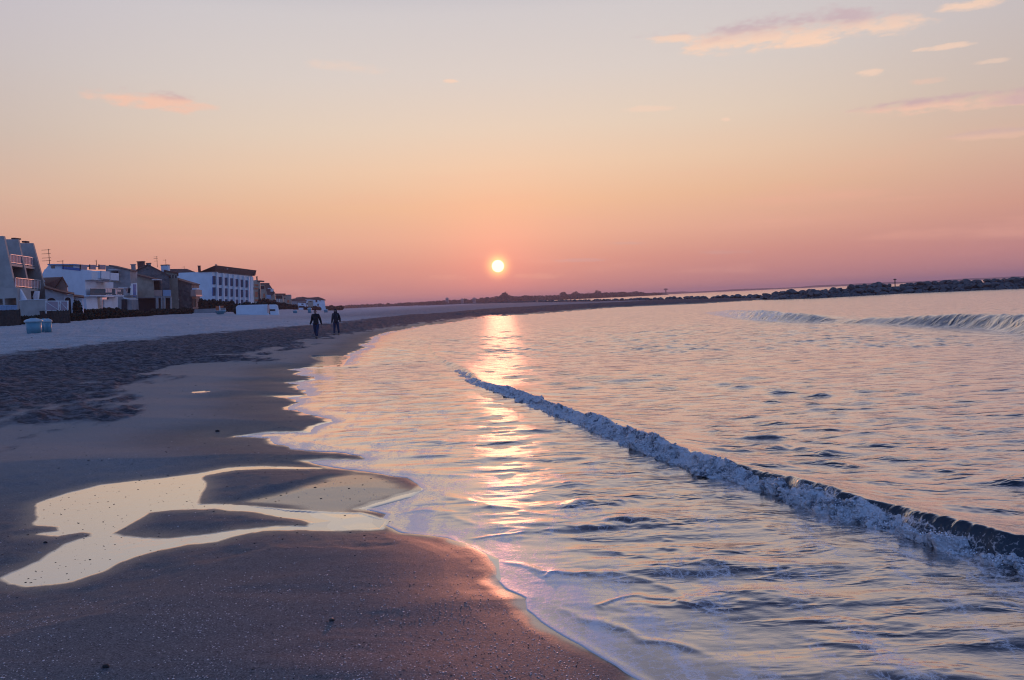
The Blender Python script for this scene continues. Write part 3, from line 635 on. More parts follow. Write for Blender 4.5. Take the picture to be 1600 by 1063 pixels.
_ico = None
def ico(sub=1):
    bm = bmesh.new(); bmesh.ops.create_icosphere(bm, subdivisions=sub, radius=1); V_ = np.array([v.co[:] for v in bm.verts]); F_ = np.array([[v.index for v in f.verts] for f in bm.faces]); bm.free()
    return V_, F_
def blobs(P, S, rnd, sub=1, flat=0.8):
    """many small irregular lumps in one mesh"""
    V0, F0 = ico(sub); n = len(P); k = len(V0)
    A = V0[None] * (1 + 0.35 * (rnd.random((n, k, 1)) - 0.5)) * S[:, None, None]
    A = A * (0.6 + 0.8 * rnd.random((n, 1, 3))) * np.array([1, 1, abs(flat)])
    a = rnd.random(n) * 6.28; ca, sa = np.cos(a)[:, None], np.sin(a)[:, None]
    X = A[..., 0] * ca - A[..., 1] * sa; Y = A[..., 0] * sa + A[..., 1] * ca
    V_ = np.stack([X, Y, A[..., 2]], -1) + P[:, None]
    return V_.reshape(-1, 3), (F0[None] + (np.arange(n) * k)[:, None, None]).reshape(-1, 3)

def path_frame(P, T):
    P = np.array(P); L = np.concatenate([[0], np.cumsum(np.hypot(*(P[1:] - P[:-1]).T))])
    x = np.interp(T, L, P[:, 0]); y = np.interp(T, L, P[:, 1])
    e = 0.25; dx = np.interp(T + e, L, P[:, 0]) - np.interp(T - e, L, P[:, 0]); dy = np.interp(T + e, L, P[:, 1]) - np.interp(T - e, L, P[:, 1])
    n = np.hypot(dx, dy) + 1e-9
    return x, y, dx / n, dy / n
def wave_profile(q, Hv): return Hv * sm(q, -0.02, fr_w) * np.exp(-np.maximum(q - fr_w, 0) ** 1.3 / 0.42)
T0, T1 = acc[2], acc[23]
nu, nv = 4200, 46
us = T1 - (T1 - T0) * (1 - np.linspace(0, 1, nu)) ** 1.0
us = np.interp(np.linspace(0, 1, nu), [0, .62, 1], [T0, T0 + (T1 - T0) * .42, T1])
vs = np.linspace(-0.16, 0.18, nv)
Ux, Uy, Tx, Ty = path_frame(WAVE, us)
sgn = -1.0
_tx, _ty = Tx[300], Ty[300]
if (-_ty * 0.5 * 1 + 0) < 0: pass
NX, NY = -Ty, Tx
if NX[100] < 0: NX, NY = -NX, -NY                         # towards the open sea (right)
Um, Vm = np.meshgrid(us, vs, indexing='ij')
off = fbm(us / 0.5, us * 0 + 3, 3) * 0.07
Hu = np.interp(us, [acc[0], acc[4], acc[12], acc[18], acc[21], acc[22]], [.155, .155, .14, .105, .06, .05])
Hu = Hu * (0.82 + 0.36 * vnoise(us / 0.8, us * 0 + 5))
cov = 0.5 + 0.5 * fbm(us / 0.9, us * 0 + 11, 4)              # how high the foam climbs up the face
top_lim = np.interp(us, [T0, acc[12], acc[16], T1], [0.45, 0.55, 0.95, 1.0]) + cov * 0.35
bump1 = fbm(Um / 0.20, Vm / 0.10, 4, 0.6); bump2 = np.abs(fbm(Um / 0.055 + 30, Vm / 0.04, 3, 0.6)); bump3 = fbm(Um / 0.35, Vm / 0.2, 2)
vv = (Vm + 0.16) / 0.34; endt0 = sm(us, T1, T1 - 5)[:, None]
toe = (0.16 + 0.28 * fbm(us / 0.22, us * 0 + 21, 4, 0.6))[:, None]
tpn = top_lim[:, None] + 0.22 * fbm(Um / 0.25 + 50, Vm / .2, 3, 0.5)
env = sm(vv, toe - 0.08, toe + 0.14) * sm(vv, np.minimum(tpn, 1.05), tpn - 0.25)
endt = sm(us, T1, T1 - 3.2)[:, None]; env = env * endt ** .5
amp = (Hu / 0.18)[:, None] * np.minimum(1, .35 + .65 * endt0)
bump4 = np.abs(fbm(Um / 0.03 + 70, Vm / 0.022, 3, 0.6))
thick = (0.008 + 0.105 * np.maximum(bump1 + 0.12 + bump3 * .8, 0) + 0.045 * (0.35 - bump2) + 0.02 * (0.4 - bump4)) * env * amp - 0.03 * (1 - sm(env, 0, .15))
q = Vm - 0.02
zz = wave_profile(Vm, Hu[:, None]) + thick * 0.8
shift = -thick * 0.7 + off[:, None] * -1.0
WXm = Ux[:, None] + NX[:, None] * (Vm + shift); WYm = Uy[:, None] + NY[:, None] * (Vm + shift)
ii = np.arange(nu * nv).reshape(nu, nv)
FQ = np.stack([ii[:-1, :-1], ii[1:, :-1], ii[1:, 1:], ii[:-1, 1:]], -1).reshape(-1, 4)
kf = (env.reshape(-1) > 0.02)[FQ].any(1) & (rng.random(len(FQ)) > 0.0)
fo = np_mesh('breaker_foam', np.stack([WXm, WYm, zz], -1).reshape(-1, 3), FQ[kf], [M['foam']])
tag(fo, 'white tumbling foam along the front of the near breaking wave', 'foam', kind='stuff')
# spray and bubbles over it
n = 26000
pi_ = rng.integers(20, nu - 20, n); pj = (rng.beta(2.0, 2.2, n) * (nv - 1)).astype(int)
e_ = env[pi_, pj]; kk = rng.random(n) < e_
pi_, pj = pi_[kk], pj[kk]
sz = (0.0018 + 0.007 * rng.random(len(pi_)) ** 3) * (Hu[pi_] / 0.2)
base = np.stack([WXm[pi_, pj], WYm[pi_, pj], zz[pi_, pj] + sz * 0.6 + 0.035 * rng.random(len(pi_)) ** 5], -1) + (rng.random((len(pi_), 3)) - 0.5) * 0.02
bv, bf_ = blobs(base, sz, rng)
n2_ = 5200; qi = rng.integers(20, nu - 20, n2_); qj = (rng.beta(2.2, 2.0, n2_) * (nv - 1)).astype(int); kk = (rng.random(n2_) < env[qi, qj]) & (fbm(us[qi] / .35, us[qi] * 0 + 77, 3) > -.25); qi, qj = qi[kk], qj[kk]
s2_ = (0.008 + 0.020 * rng.random(len(qi)) ** 2) * (Hu[qi] / 0.16)
b2_ = np.stack([WXm[qi, qj], WYm[qi, qj], zz[qi, qj] + s2_ * .25], -1) + (rng.random((len(qi), 3)) - .5) * .02
bv2, bf2 = blobs(b2_, s2_, rng, 2); tag(np_mesh('foam_clumps', bv2, bf2, [M['foam']], parent=fo), kind='stuff')
fb = np_mesh('breaker_bubbles', bv, bf_, [M['bubble']], parent=fo)
tag(fb, kind='stuff')

# broken shells strewn over the damp sand, weed scraps
def scatter(n, region, dens, seed):
    r = np.random.default_rng(seed); out = []
    px = region[0] + (region[2] - region[0]) * r.random(n); py = region[1] + (region[3] - region[1]) * r.random(n)
    P = np.array([G(a, b, 0.15) for a, b in zip(px, py)])
    z, d, tr, dr = ground_many(P[:, 0], P[:, 1])
    k = (d > 0.12) & (r.random(n) < dens(px, py, d, tr, dr, P)) & (P[:, 1] > 1)
    return np.column_stack([P[k], z[k]]), r
def shell_d(px, py, d, tr, dr, P):
    b = np.clip(0.12 + 1.0 * sm(py, 860, 980) * (0.55 + fbm(P[:, 0] / .5, P[:, 1] / .5, 3)) + 0.5 * sm(py, 860, 900) * sm(px, 250, 700), 0, 1)
    b = b * np.where(pud_sd(P[:, 0], P[:, 1]) < 0.02, 0.02, 1.0)
    return b * (1 - dr)
SP, r_ = scatter(36000, (-250, 690, 1000, 1130), shell_d, 5)
SP2, r2_ = scatter(2500, (0, 560, 470, 720), lambda px, py, d, tr, dr, P: 0.55 * (1 - dr) * np.clip(tr + 0.25, 0, 1), 6)
SPa = np.vstack([SP, SP2])
M['shell'] = material('shell', (0.78, 0.74, 0.72), 0.4, var=0.15, scale=30)
M['darkbit'] = material('dark_scrap', (0.035, 0.026, 0.024), 0.8, var=0.2, scale=30)
kk = r_.random(len(SPa))
sel = kk < 0.78
S_ = (0.0014 + 0.0042 * r_.random(len(SPa)) ** 2.6) * (1 + 0.25 * np.maximum(SPa[:, 1] - 5, 0) ** 0.5)
pp = SPa.copy(); pp[:, 2] += S_ * 0.15
bv, bf_ = blobs(pp[sel], S_[sel] * 1.0, r_, 1, 0.2)
tag(np_mesh('shell_fragments', bv, bf_, [M['shell']], smooth=False), 'tiny pale bits of broken shell strewn over the damp sand', 'shells', kind='stuff')
WD, r3 = scatter(9000, (-200, 540, 640, 860), lambda px, py, d, tr, dr, P: np.clip(0.10 + 0.9 * sm(tr, 0.02, .5) * sm(tr, 1.0, .6) + 0.25 * sm(py, 690, 600), 0, 1) * (1 - dr) * np.where(pud_sd(P[:, 0], P[:, 1]) < 0.0, 0.25, 1.0), 9)
Sw = (0.003 + 0.010 * r3.random(len(WD)) ** 3) * (1 + 0.05 * np.maximum(WD[:, 1] - 5, 0))
Pd = np.vstack([pp[~sel], WD]); Sd = np.concatenate([S_[~sel] * 0.9, Sw])
bv, bf_ = blobs(Pd, Sd, r3, 1, 0.3)
tag(np_mesh('weed_scraps', bv, bf_, [M['darkbit']], smooth=False), 'dark scraps of dried weed scattered along the beach', 'seaweed', kind='stuff')
LT, r4 = scatter(3000, (-50, 488, 520, 560), lambda px, py, d, tr, dr, P: 0.5 * dr * np.clip(fbm(P[:, 0] / 3, P[:, 1] / 3, 3) + .35, 0, 1), 10)
bv, bf_ = blobs(LT, 0.015 + 0.05 * r4.random(len(LT)) ** 4, r4, 1, 0.4)
tag(np_mesh('beach_litter', bv, bf_, [M['darkbit']], smooth=False), 'dark specks of litter on the pale upper beach', 'litter', kind='stuff')
rp = np.random.default_rng(77); qx = rp.uniform(20, 330, 900); qy = rp.uniform(742, 912, 900); Q = np.array([G(a, b, ZP) for a, b in zip(qx, qy)]); psq = pud_sd(Q[:, 0], Q[:, 1]); kq_ = (psq < -0.01) & (rp.random(900) < .28 + .25 * (qy < 800)); Q = Q[kq_]
bv, bf_ = blobs(np.column_stack([Q, np.full(len(Q), ZP)]), 0.003 + 0.006 * rp.random(len(Q)) ** 2, rp, 1, 0.4)
tag(np_mesh('floating_scraps', bv, bf_, [M['darkbit']], smooth=False), 'dark specks of weed lying in the shallow puddle', 'weed', kind='stuff')
# a few stones one can pick out
def stone(px, py, s, label, mat='darkbit', seed=1):
    r = np.random.default_rng(seed); x, y = G(px, py, 0.08); z = gz(x, y); x, y = G(px, py, z)
    V_, F_ = ico(3); nz = np.array([0.35 * fbm(np.array([v[0] * 1.3 + seed]), np.array([v[1] * 1.3 + v[2]]), 3)[0] for v in V_])
    V_ = V_ * (1 + nz[:, None]) * np.array([1.2, .9, .75]) * s
    o = np_mesh('stone', V_, F_, [M[mat]]); o.location = (x, y, gz(x, y) + s * 0.35); tag(o, label, 'stone'); return o
M['pebble'] = material('brown_stone', (0.09, 0.06, 0.045), 0.6, var=0.2, scale=20)
stone(518, 970, 0.014, 'small brown stone alone on the damp sand of the foreground', 'pebble', 3)
stone(166, 1043, 0.015, 'dark flat stone at the bottom edge amid the shell bits', 'darkbit', 4)
stone(243, 768, 0.017, 'dark stone standing in the shallow puddle', 'darkbit', 6)
stone(264, 766, 0.016, 'larger dark stone in the puddle near its far rim', 'darkbit', 7)
stone(128, 790, 0.017, 'dark stone in the left half of the puddle', 'darkbit', 8)
stone(340, 676, 0.026, 'dark lump on the damp sand left of the longest foam tongue', 'darkbit', 9)
stone(71, 849, 0.013, 'dark stone on the sand spit at the left rim of the puddle', 'darkbit', 11)

# ---------------------------------------------------------------- buildings
P = W
def WP(x, y, Y):
    if y < 488: return W(x, y, Y)
    p = W(x, 442, Y); return Vector((p.x, Y, 0.5))
def quadbox(mb, pts, n, w0, w1):
    n = Vector(n); mb.hexa([Vector(p) + n * w0 for p in pts], [Vector(p) + n * w1 for p in pts])
def prism(mb, pts, vec):
    vec = Vector(vec); mb.hexa([Vector(p) for p in pts], [Vector(p) + vec for p in pts])
class Side:
    """a vertical facade seen between two pixels at two distances"""
    def __init__(s, pa, Ya, pb, Yb, py=442):
        a = P(pa, py, Ya); b = P(pb, py, Yb); s.a = Vector((a.x, a.y)); s.d = Vector((b.x - a.x, b.y - a.y))
        n = Vector((s.d.y, -s.d.x, 0)).normalized(); s.n = n if n.dot(Vector((0 - a.x, 0 - a.y, 0))) > 0 else -n
    def at(s, px, py):
        r = ray(px, py); nn = s.n; t = (s.a.x * nn.x + s.a.y * nn.y) / (r.x * nn.x + r.y * nn.y)
        return Vector((r.x * t, r.y * t, H + r.z * t))
    def rect(s, x0, y0, x1, y1, sl=0.0):
        return [s.at(x0, y1), s.at(x1, y1 + sl), s.at(x1, y0 + sl), s.at(x0, y0)]
    def panel(s, mb, x0, y0, x1, y1, w0, w1, sl=0.0): quadbox(mb, s.rect(x0, y0, x1, y1, sl), s.n, w0, w1)
class Cam(Side):
    def __init__(s, Y): s.n = Vector((0, -1, 0)); s.a = Vector((0, Y))
def one(name, mat, parent, fn, label=None):
    mb = MB(); fn(mb); o = mb.build(name, M[mat], parent)
    if label: o['label'] = label
    return o
def window(parent, S, x0, y0, x1, y1, sl=0.0, frame='rail', w=0.02, t=0.4, glass='glass'):
    fr = MB(); S.panel(fr, x0 - t, y0 - t, x1 + t, y1 + t, -0.02, w, sl); f = fr.build('window', M[frame], parent)
    g = MB(); S.panel(g, x0, y0, x1, y1, w - 0.01, w + 0.03, sl); g.build('pane', M[glass], f); return f
def root(name, px, py, Y, label, cat, group=None):
    p = P(px, py, Y); o = empty(name, (p.x, p.y, gz(p.x, p.y))); tag(o, label, cat, group); return o
def BK(px, d, k=.97): return Vector(((px - 800) / FPX * d * k, d, 0))
def down(p, z=0.3): return Vector((p.x, p.y, z))
def block(mb, x0, x1, Y, ytop0, ytop1, vec, zb=0.3):
    """wall facing the camera between two pixels, its top running ytop0..ytop1, pushed back along vec"""
    a, b = P(x0, ytop0, Y), P(x1, ytop1, Y); prism(mb, [down(a, zb), down(b, zb), b, a], vec)
def dirv(pa, Ya, pb, Yb):
    a = P(pa, 470, Ya); b = P(pb, 470, Yb); return Vector((b.x - a.x, b.y - a.y, 0))
def antenna(parent, px, py0, py1, Y, arms, bar=5):
    mb = MB(); b = P(px, py1, Y); t_ = Vector((b.x, b.y, P(px, py0, Y).z)); mb.tube(b, t_, 0.05, 0.035)
    for i, yy in enumerate(arms):
        c = Vector((b.x, b.y, P(px, yy, Y).z)); mb.tube(c + Vector((-bar * Y / FPX, 0, 0)), c + Vector((bar * 0.25 * Y / FPX, 0, 0)), 0.03)
        for k in range(4): mb.tube(c + Vector((-bar * Y / FPX * k / 4, -0.25, 0)), c + Vector((-bar * Y / FPX * k / 4, 0.25, 0)), 0.018)
    return mb.build('antenna', M['dark'], parent)
def chimney(parent, x0, x1, y0, y1, Y, mat='brick', cap='darkroof'):
    mb = MB(); a, b = P(x0, y0, Y), P(x1, y0, Y); d = b.x - a.x; z1 = P(x0, y1, Y).z
    mb.box(a.x, b.x, Y, Y + max(d * .7, .5), z1, a.z - 0.12); o = mb.build('chimney', M[mat], parent)
    m2 = MB(); m2.box(a.x - .1, b.x + .1, Y - .1, Y + max(d * .7, .5) + .1, a.z - 0.12, a.z + 0.03); m2.build('chimney_cap', M[cap], o); return o

# --- terraced concrete flats at the left edge
r0 = root('apartment_block', 30, 470, 95, 'grey concrete flats with slanted side walls and stepped pink-lit balconies at the left edge', 'apartment block')
for (Y, pts) in ((88, [(-90, 369), (5.6, 369), (24, 452), (24, 500), (-90, 500)]), (94.5, [(-90, 374), (28, 374), (43, 441), (50, 480), (50, 500), (-90, 500)]), (101, [(-60, 380), (51, 380), (75, 468), (76, 500), (-60, 500)])):
    one('side_wall', 'concrete', r0, lambda mb: prism(mb, [WP(x, y, Y) for x, y in pts], (-.1, .45, 0)))
one('back_wall', 'concrete', r0, lambda mb: mb.box(-78, -62.6, 88.6, 107, 0.3, 9.6))
one('roof', 'concrete', r0, lambda mb: mb.box(-78, -60.2, 88.6, 101.2, 9.6, 9.85))
one('roof_box', 'brick', r0, lambda mb: mb.box(P(19, 372, 95).x, P(25, 372, 95).x, 94.8, 96, P(20, 374, 95).z, P(20, 372, 95).z))
one('roof_box', 'brick', r0, lambda mb: mb.box(P(40, 378, 102).x, P(46, 378, 102).x, 101.2, 102, P(40, 380, 102).z, P(40, 377.5, 102).z))
for (s0, y0, y1, sl, rt) in (((16.5, 412, 37, 414.5), 411.8, 415.4, 6, 397.6), ((24.5, 449, 46, 451), 449.0, 453.2, 4, 434.4)):
    S = Side(s0[0], 88.1, s0[2], 94.4); xe = 55 if rt < 420 else 63
    r1 = root('x', 30, 470, 95, 'x', 'x'); bpy.data.objects.remove(r1)
    slab = MB(); S.panel(slab, s0[0], y0, xe, y1, -6.0, 0.05, sl * (xe - s0[0]) / 40); sb = slab.build('balcony', M['concrete'], r0)
    rm = MB()
    slr = sl * (xe - s0[0]) / 40
    S.panel(rm, s0[0], rt - 0.5, xe, rt + 0.3, -0.05, 0.02, slr); S.panel(rm, s0[0], y0 - 2.3, xe, y0 - 1.6, -0.05, 0.02, slr)
    for k in range(0, 9):
        x = s0[0] + (xe - s0[0]) * k / 8; dy = slr * k / 8
        rm.tube(S.at(x, rt + dy), S.at(x, y0 + dy), 0.03)
    rl = rm.build('railing', M['rail'], sb)
    sc_ = MB(); S.panel(sc_, s0[0] + .2, rt + 1.0, xe - .2, y0 - 2.6, -0.12, -0.09, slr); sc_.build('screen', M['screen'], rl)
one('garage_wall', 'concrete', r0, lambda mb: (mb.box(P(-90, 460, 86).x, P(31, 460, 86).x, 85.6, 88, P(5, 467, 86).z, P(5, 451, 86).z),
    mb.box(P(28.3, 460, 86).x, P(31, 460, 86).x, 85.6, 88, .5, P(5, 467, 86).z), mb.box(P(7, 460, 86).x, P(10, 460, 86).x, 85.6, 88, .5, P(5, 467, 86).z), mb.box(P(-90, 460, 86).x, P(31, 460, 86).x, 87.5, 88, .5, P(5, 475, 86).z)))
one('garage_side', 'white', r0, lambda mb: prism(mb, [P(31, 452, 86), P(40, 468, 86), P(40, 500, 86), P(31, 500, 86)], (0, .3, 0)))
one('porch_shade', 'dark', r0, lambda mb: mb.box(P(36, 460, 90).x, P(60, 460, 90).x, 89.8, 90.0, .5, P(40, 455.5, 90).z))  # dark sheet stands in for the shade of the opening
one('pier', 'white', r0, lambda mb: prism(mb, [P(54, 455, 89), P(60, 455, 89), P(58, 472, 89), P(54, 472, 89), P(51, 464, 89)], (0, .3, 0)))

w_ = root('garden_wall', 50, 480, 84, 'plain grey rendered garden wall in front of the concrete flats', 'wall')
one('panel', 'concrete', w_, lambda mb: mb.box(P(30.5, 470, 84).x, P(71, 470, 84).x, 84, 84.3, .4, P(50, 469, 84).z))
one('coping', 'white', w_, lambda mb: mb.box(P(30.3, 470, 84).x, P(71.3, 470, 84).x, 83.95, 84.35, P(50, 469, 84).z, P(50, 468.3, 84).z))
def plank_fence(x0, x1, Y, yt, yb, label, side=None):
    r = root('plank_fence', (x0 + x1) / 2, yb, Y, label, 'fence'); a, b = P(x0, yt, Y), P(x1, yt, Y); n = max(4, int((b.x - a.x) / .16)); mb = MB(); rd = random.Random(x1)
    for k in range(n):
        xa = a.x + (b.x - a.x) * k / n; mb.box(xa + .006, xa + (b.x - a.x) / n - .006, Y + rd.uniform(0, .02), Y + .04, .6, a.z + rd.uniform(-.06, .04))
    mb.build('boards', M['wood'], r)
    for k in range(4):
        p = MB(); xa = a.x + (b.x - a.x) * k / 3; p.box(xa - .05, xa + .05, Y + .045, Y + .13, .6, a.z + .03); p.build('post', M['wood'], r)
    return r
plank_fence(-90, 30, 76, 489.2, 508.5, 'dark plank fence below the pale glazed screen at the left edge')
plank_fence(80, 107, 79, 486, 509, 'dark plank fence below the pink glowing balustrade')
plank_fence(62, 79.3, 81, 486.5, 500, 'short low dark plank fence beside the blue bins')
def screen(x0, x1, Y, y0, y1, label, mat, posts, frame, diag=False):
    r = root('glass_screen', (x0 + x1) / 2, y1, Y, label, 'screen'); C_ = Cam(Y); mb = MB()
    C_.panel(mb, x0, y0, x1, y0 + 1.4, -.05, .04); C_.panel(mb, x0, y1 - 1, x1, y1, -.05, .04)
    for x in posts: C_.panel(mb, x - .7, y0 + 1.4, x + .7, y1 + 4, -.05, .04)
    if diag:
        for a, b in zip(posts[:-1], posts[1:]): mb.tube(C_.at(a, y0 + 2), C_.at(b, y1 - 1.5), .03)
    mb.build('frame', M[frame], r)
    for a, b in zip(posts[:-1], posts[1:]):
        g = MB(); C_.panel(g, a + .8, y0 + 1.5, b - .8, y1 - 1.1, -.03, 0.0); g.build('pane', M[mat], r)
    return r
screen(-60, 27, 76.5, 477, 489.2, 'pale blue glazed screen standing over the dark fence at the left edge', 'paleblue', [-59, -40, -20, -5, 1, 9, 17.5, 26], 'paleblue')
screen(71, 107, 80, 470, 486, 'pink glowing balustrade with crossed braces above the dark plank fence', 'screen', [72, 91.5, 94.5, 106], 'rail', True)

# --- small tiled house and its arcaded wing
r0 = root('tiled_house', 92, 470, 104, 'small pink-walled house with a red tiled roof and white arcaded wing', 'house')
one('wall', 'pinkwall', r0, lambda mb: prism(mb, [down(P(83, 455, 103), .5), down(P(104, 455, 103), .5), P(104.5, 448, 103), P(96.5, 434, 103), P(83, 454, 103)], BK(104, 8)))
one('roof', 'tile', r0, lambda mb: (mb.poly([P(96.8, 433, 103), P(67, 434, 110), P(62, 448, 105), P(82.5, 454, 101.5)]), mb.poly([P(96.8, 433, 103), P(105.2, 449, 103), P(105.4, 447, 112), P(74, 434.4, 111)]),
    prism(mb, [P(82.2, 455, 102.7), P(96.7, 434, 102.7), P(105.4, 449.2, 102.7), P(105.4, 448, 102.7), P(96.7, 432.4, 102.7), P(82.2, 453.6, 102.7)], (0, .2, 0))))
one('wing_wall', 'white', r0, lambda mb: (block(mb, 70, 101, 99, 451.5, 459.5, BK(100, 3), .5), block(mb, 99.5, 114.5, 98.5, 460, 461.5, BK(114, 3), .5), block(mb, 114.5, 129, 100, 465.5, 467.5, BK(129, 3), .5)))
one('wing_roof', 'tile', r0, lambda mb: (prism(mb, [P(69, 450.5, 98.5), P(101, 459, 98.5), P(101, 457.3, 98.5), P(69, 448.5, 98.5)], BK(101, 4) + Vector((0, 0, .4))), prism(mb, [P(97, 458.5, 98), P(116, 461.5, 98), P(116, 460, 98), P(97, 456, 98)], BK(116, 3) + Vector((0, 0, .3))), prism(mb, [P(114, 464.5, 99.5), P(131, 466.5, 99.5), P(131, 464.5, 99.5), P(114, 462.5, 99.5)], BK(131, 3) + Vector((0, 0, .3)))))
def arch_shade(parent, x0, x1, yt, yb, Y):
    a, b = P(x0, yb, Y), P(x1, yb, Y); zt = P(x0, yt, Y).z; cx = (a.x + b.x) / 2; rx = (b.x - a.x) / 2; mb = MB()
    pts = [(a.x, Y, .6), (b.x, Y, .6)] + [(cx + rx * math.cos(t_), Y, zt - rx * .9 + rx * .9 * math.sin(t_)) for t_ in np.linspace(0, math.pi, 9)]
    prism(mb, pts, (0, -.05, 0)); mb.build('arch_shade', M['dark'], parent)  # shade inside the arch given as flat dark colour
arch_shade(r0, 75, 88.5, 466, 486, 99); arch_shade(r0, 103.5, 112, 465, 490, 98.5); arch_shade(r0, 117, 125, 470, 490, 100)
r0x = one('side_gable', 'white', r0, lambda mb: prism(mb, [P(62, 500, 106), P(80, 500, 106), P(80, 456, 106), P(65, 436, 106), P(62, 436, 106)], (0, .4, 0)))

# --- big white house
M['pink_reflection'] = material('pink_reflection_panes', (0.95, 0.62, 0.55), 0.6)  # pink sunset reflection put into the pane colour
M['tealglass'] = material('teal_glass', (0.09, 0.13, 0.15), 0.7, spec=0.2)
V2 = dirv(133, 118, 188, 129.5); S2 = Side(133, 118, 188, 129.5)
r0 = root('white_villa', 110, 470, 118, 'large white modern house with a blank side wall, stacked balconies and pink reflections coloured into the panes', 'house')
one('wall', 'white', r0, lambda mb: prism(mb, [WP(x, y, 118) for x, y in ((55, 510), (132.5, 510), (132.5, 438), (143, 437), (143, 424.5), (126, 421.5), (116, 420), (70, 420.5), (66, 428), (55, 438))], V2 * .30))
one('attic', 'white', r0, lambda mb: prism(mb, [WP(x, y, 119) for x, y in ((69, 428), (71, 421), (76, 414), (116, 414), (116, 425))], V2 * .2))
one('attic_roof', 'paleblue', r0, lambda mb: prism(mb, [WP(x, y, 118.5) for x, y in ((74, 414.2), (74, 412.6), (117, 412.6), (117, 414.2))], (0, 7, 0)))
window(r0, Cam(119), 80, 415.2, 86, 419.6, frame='white')
one('loggia', 'glass', r0, lambda mb: Cam(119).panel(mb, 97, 414.8, 114, 418, 0.0, .05))
one('terrace_parapet', 'bluepaint', r0, lambda mb: Cam(118).panel(mb, 97, 416.5, 126, 420.5, 0, .06, 3))
for a, b in ((128.5, 142), (143.5, 155.5), (158, 170.5)):
    one('wind_screen', 'screen', r0, lambda mb: S2.panel(mb, a + 3, 413.6, b, 421, -.6, -.55, .3))
for a in (128.3, 142.8, 157):
    one('screen_post', 'dark', r0, lambda mb: S2.panel(mb, a + 2.6, 413.2, a + 3.6, 421, -.6, -.5))
one('upper_wall', 'white', r0, lambda mb: prism(mb, [S2.at(143, 426) , S2.at(143, 440), S2.at(170, 441), S2.at(170, 428)], S2.n * -6))
def bal(x0, y0, x1, y1, sl, d=1.4, mat='white'):
    return one('balcony_parapet', mat, r0, lambda mb: (S2.panel(mb, x0, y0, x1, y1, d - .15, d, sl), S2.panel(mb, x0, y1 - .8, x1, y1, -2, d - .15, sl), prism(mb, [S2.at(x0, y0) + S2.n * -1, S2.at(x0, y0) + S2.n * d, S2.at(x0, y1) + S2.n * d, S2.at(x0, y1) + S2.n * -1], V2 * .01)))
bal(143.5, 424, 157, 436, 1.2); bal(158, 427, 171.5, 438.5, .8)
one('inner_wall', 'white', r0, lambda mb: prism(mb, [S2.at(140, 500) + S2.n * -3, S2.at(189, 500) + S2.n * -3, S2.at(189, 437) + S2.n * -3, S2.at(140, 437) + S2.n * -3], S2.n * -3))
one('floor_slab', 'white', r0, lambda mb: S2.panel(mb, 132.5, 461.8, 186, 463.6, -3, .8, .2))
for x0, y0, x1, y1 in ((149.5, 440.8, 169, 451.5), (172, 441, 184.5, 451.5), (168.5, 441, 172, 463)):
    one('partition', 'white', r0, lambda mb: S2.panel(mb, x0, y0, x1, y1, -1.0, -.75))
for x in (144, 150): one('column', 'beige', r0, lambda mb: S2.panel(mb, x, 437, x + 2.2, 462, -1.3, -1.0))
one('dark_door', 'glass', r0, lambda mb: S2.panel(mb, 134, 441, 140.5, 461.5, -2.9, -2.85))
bl_ = one('glass_balustrade', 'tealglass', r0, lambda mb: S2.panel(mb, 133, 451.5, 185.5, 461.6, .72, .75))
one('handrail', 'rail', bl_, lambda mb: S2.panel(mb, 133, 450.8, 185.5, 451.5, .68, .8))
M['sunlit_pink'] = material('sunlit_pink_paint', (0.85, 0.5, 0.42), 0.5, spec=0.6)  # sunlight on wall ends and edges put into this colour
for x0, y0, x1, y1 in ((156.8, 452, 159.3, 457.5), (160.3, 452, 162.8, 457.5), (163.8, 452.2, 166.3, 457.5), (172.3, 453, 175, 459.5), (176, 453.3, 178, 456), (178.8, 453.4, 180.6, 456)):
    window(r0, S2, x0, y0, x1, y1, w=.80, t=.25, frame='rail', glass='pink_reflection')  # panes coloured as pink reflections in front of the balustrade
for k, x in enumerate((158, 160.5, 163, 165.5, 173.5, 176, 178.5, 181)):
    one('balustrade_foot', 'rail', r0, lambda mb: S2.panel(mb, x, 460.4, x + 1.5, 461.5, .76, .82))
one('ground_wall', 'white', r0, lambda mb: (S2.panel(mb, 146.5, 465, 164, 484, -1.5, -1.2, 0), S2.panel(mb, 164, 468, 176, 484, -.4, -.1), S2.panel(mb, 176, 463.8, 190, 484, -.9, -.6)))
one('porch_shade', 'dark', r0, lambda mb: S2.panel(mb, 134, 464, 146, 486, -2.95, -2.9))  # shade of the ground-floor recess put in as a dark sheet
one('awning', 'rail', r0, lambda mb: S2.panel(mb, 153.5, 464.0, 166, 465.0, -1, 1.2))
antenna(r0, 77.5, 389, 413, 117, (390.5, 396.5, 403, 407.5), 11); antenna(r0, 99, 407, 421, 116, (408,), 9); antenna(r0, 151, 406, 416, 125, (408,), 2)

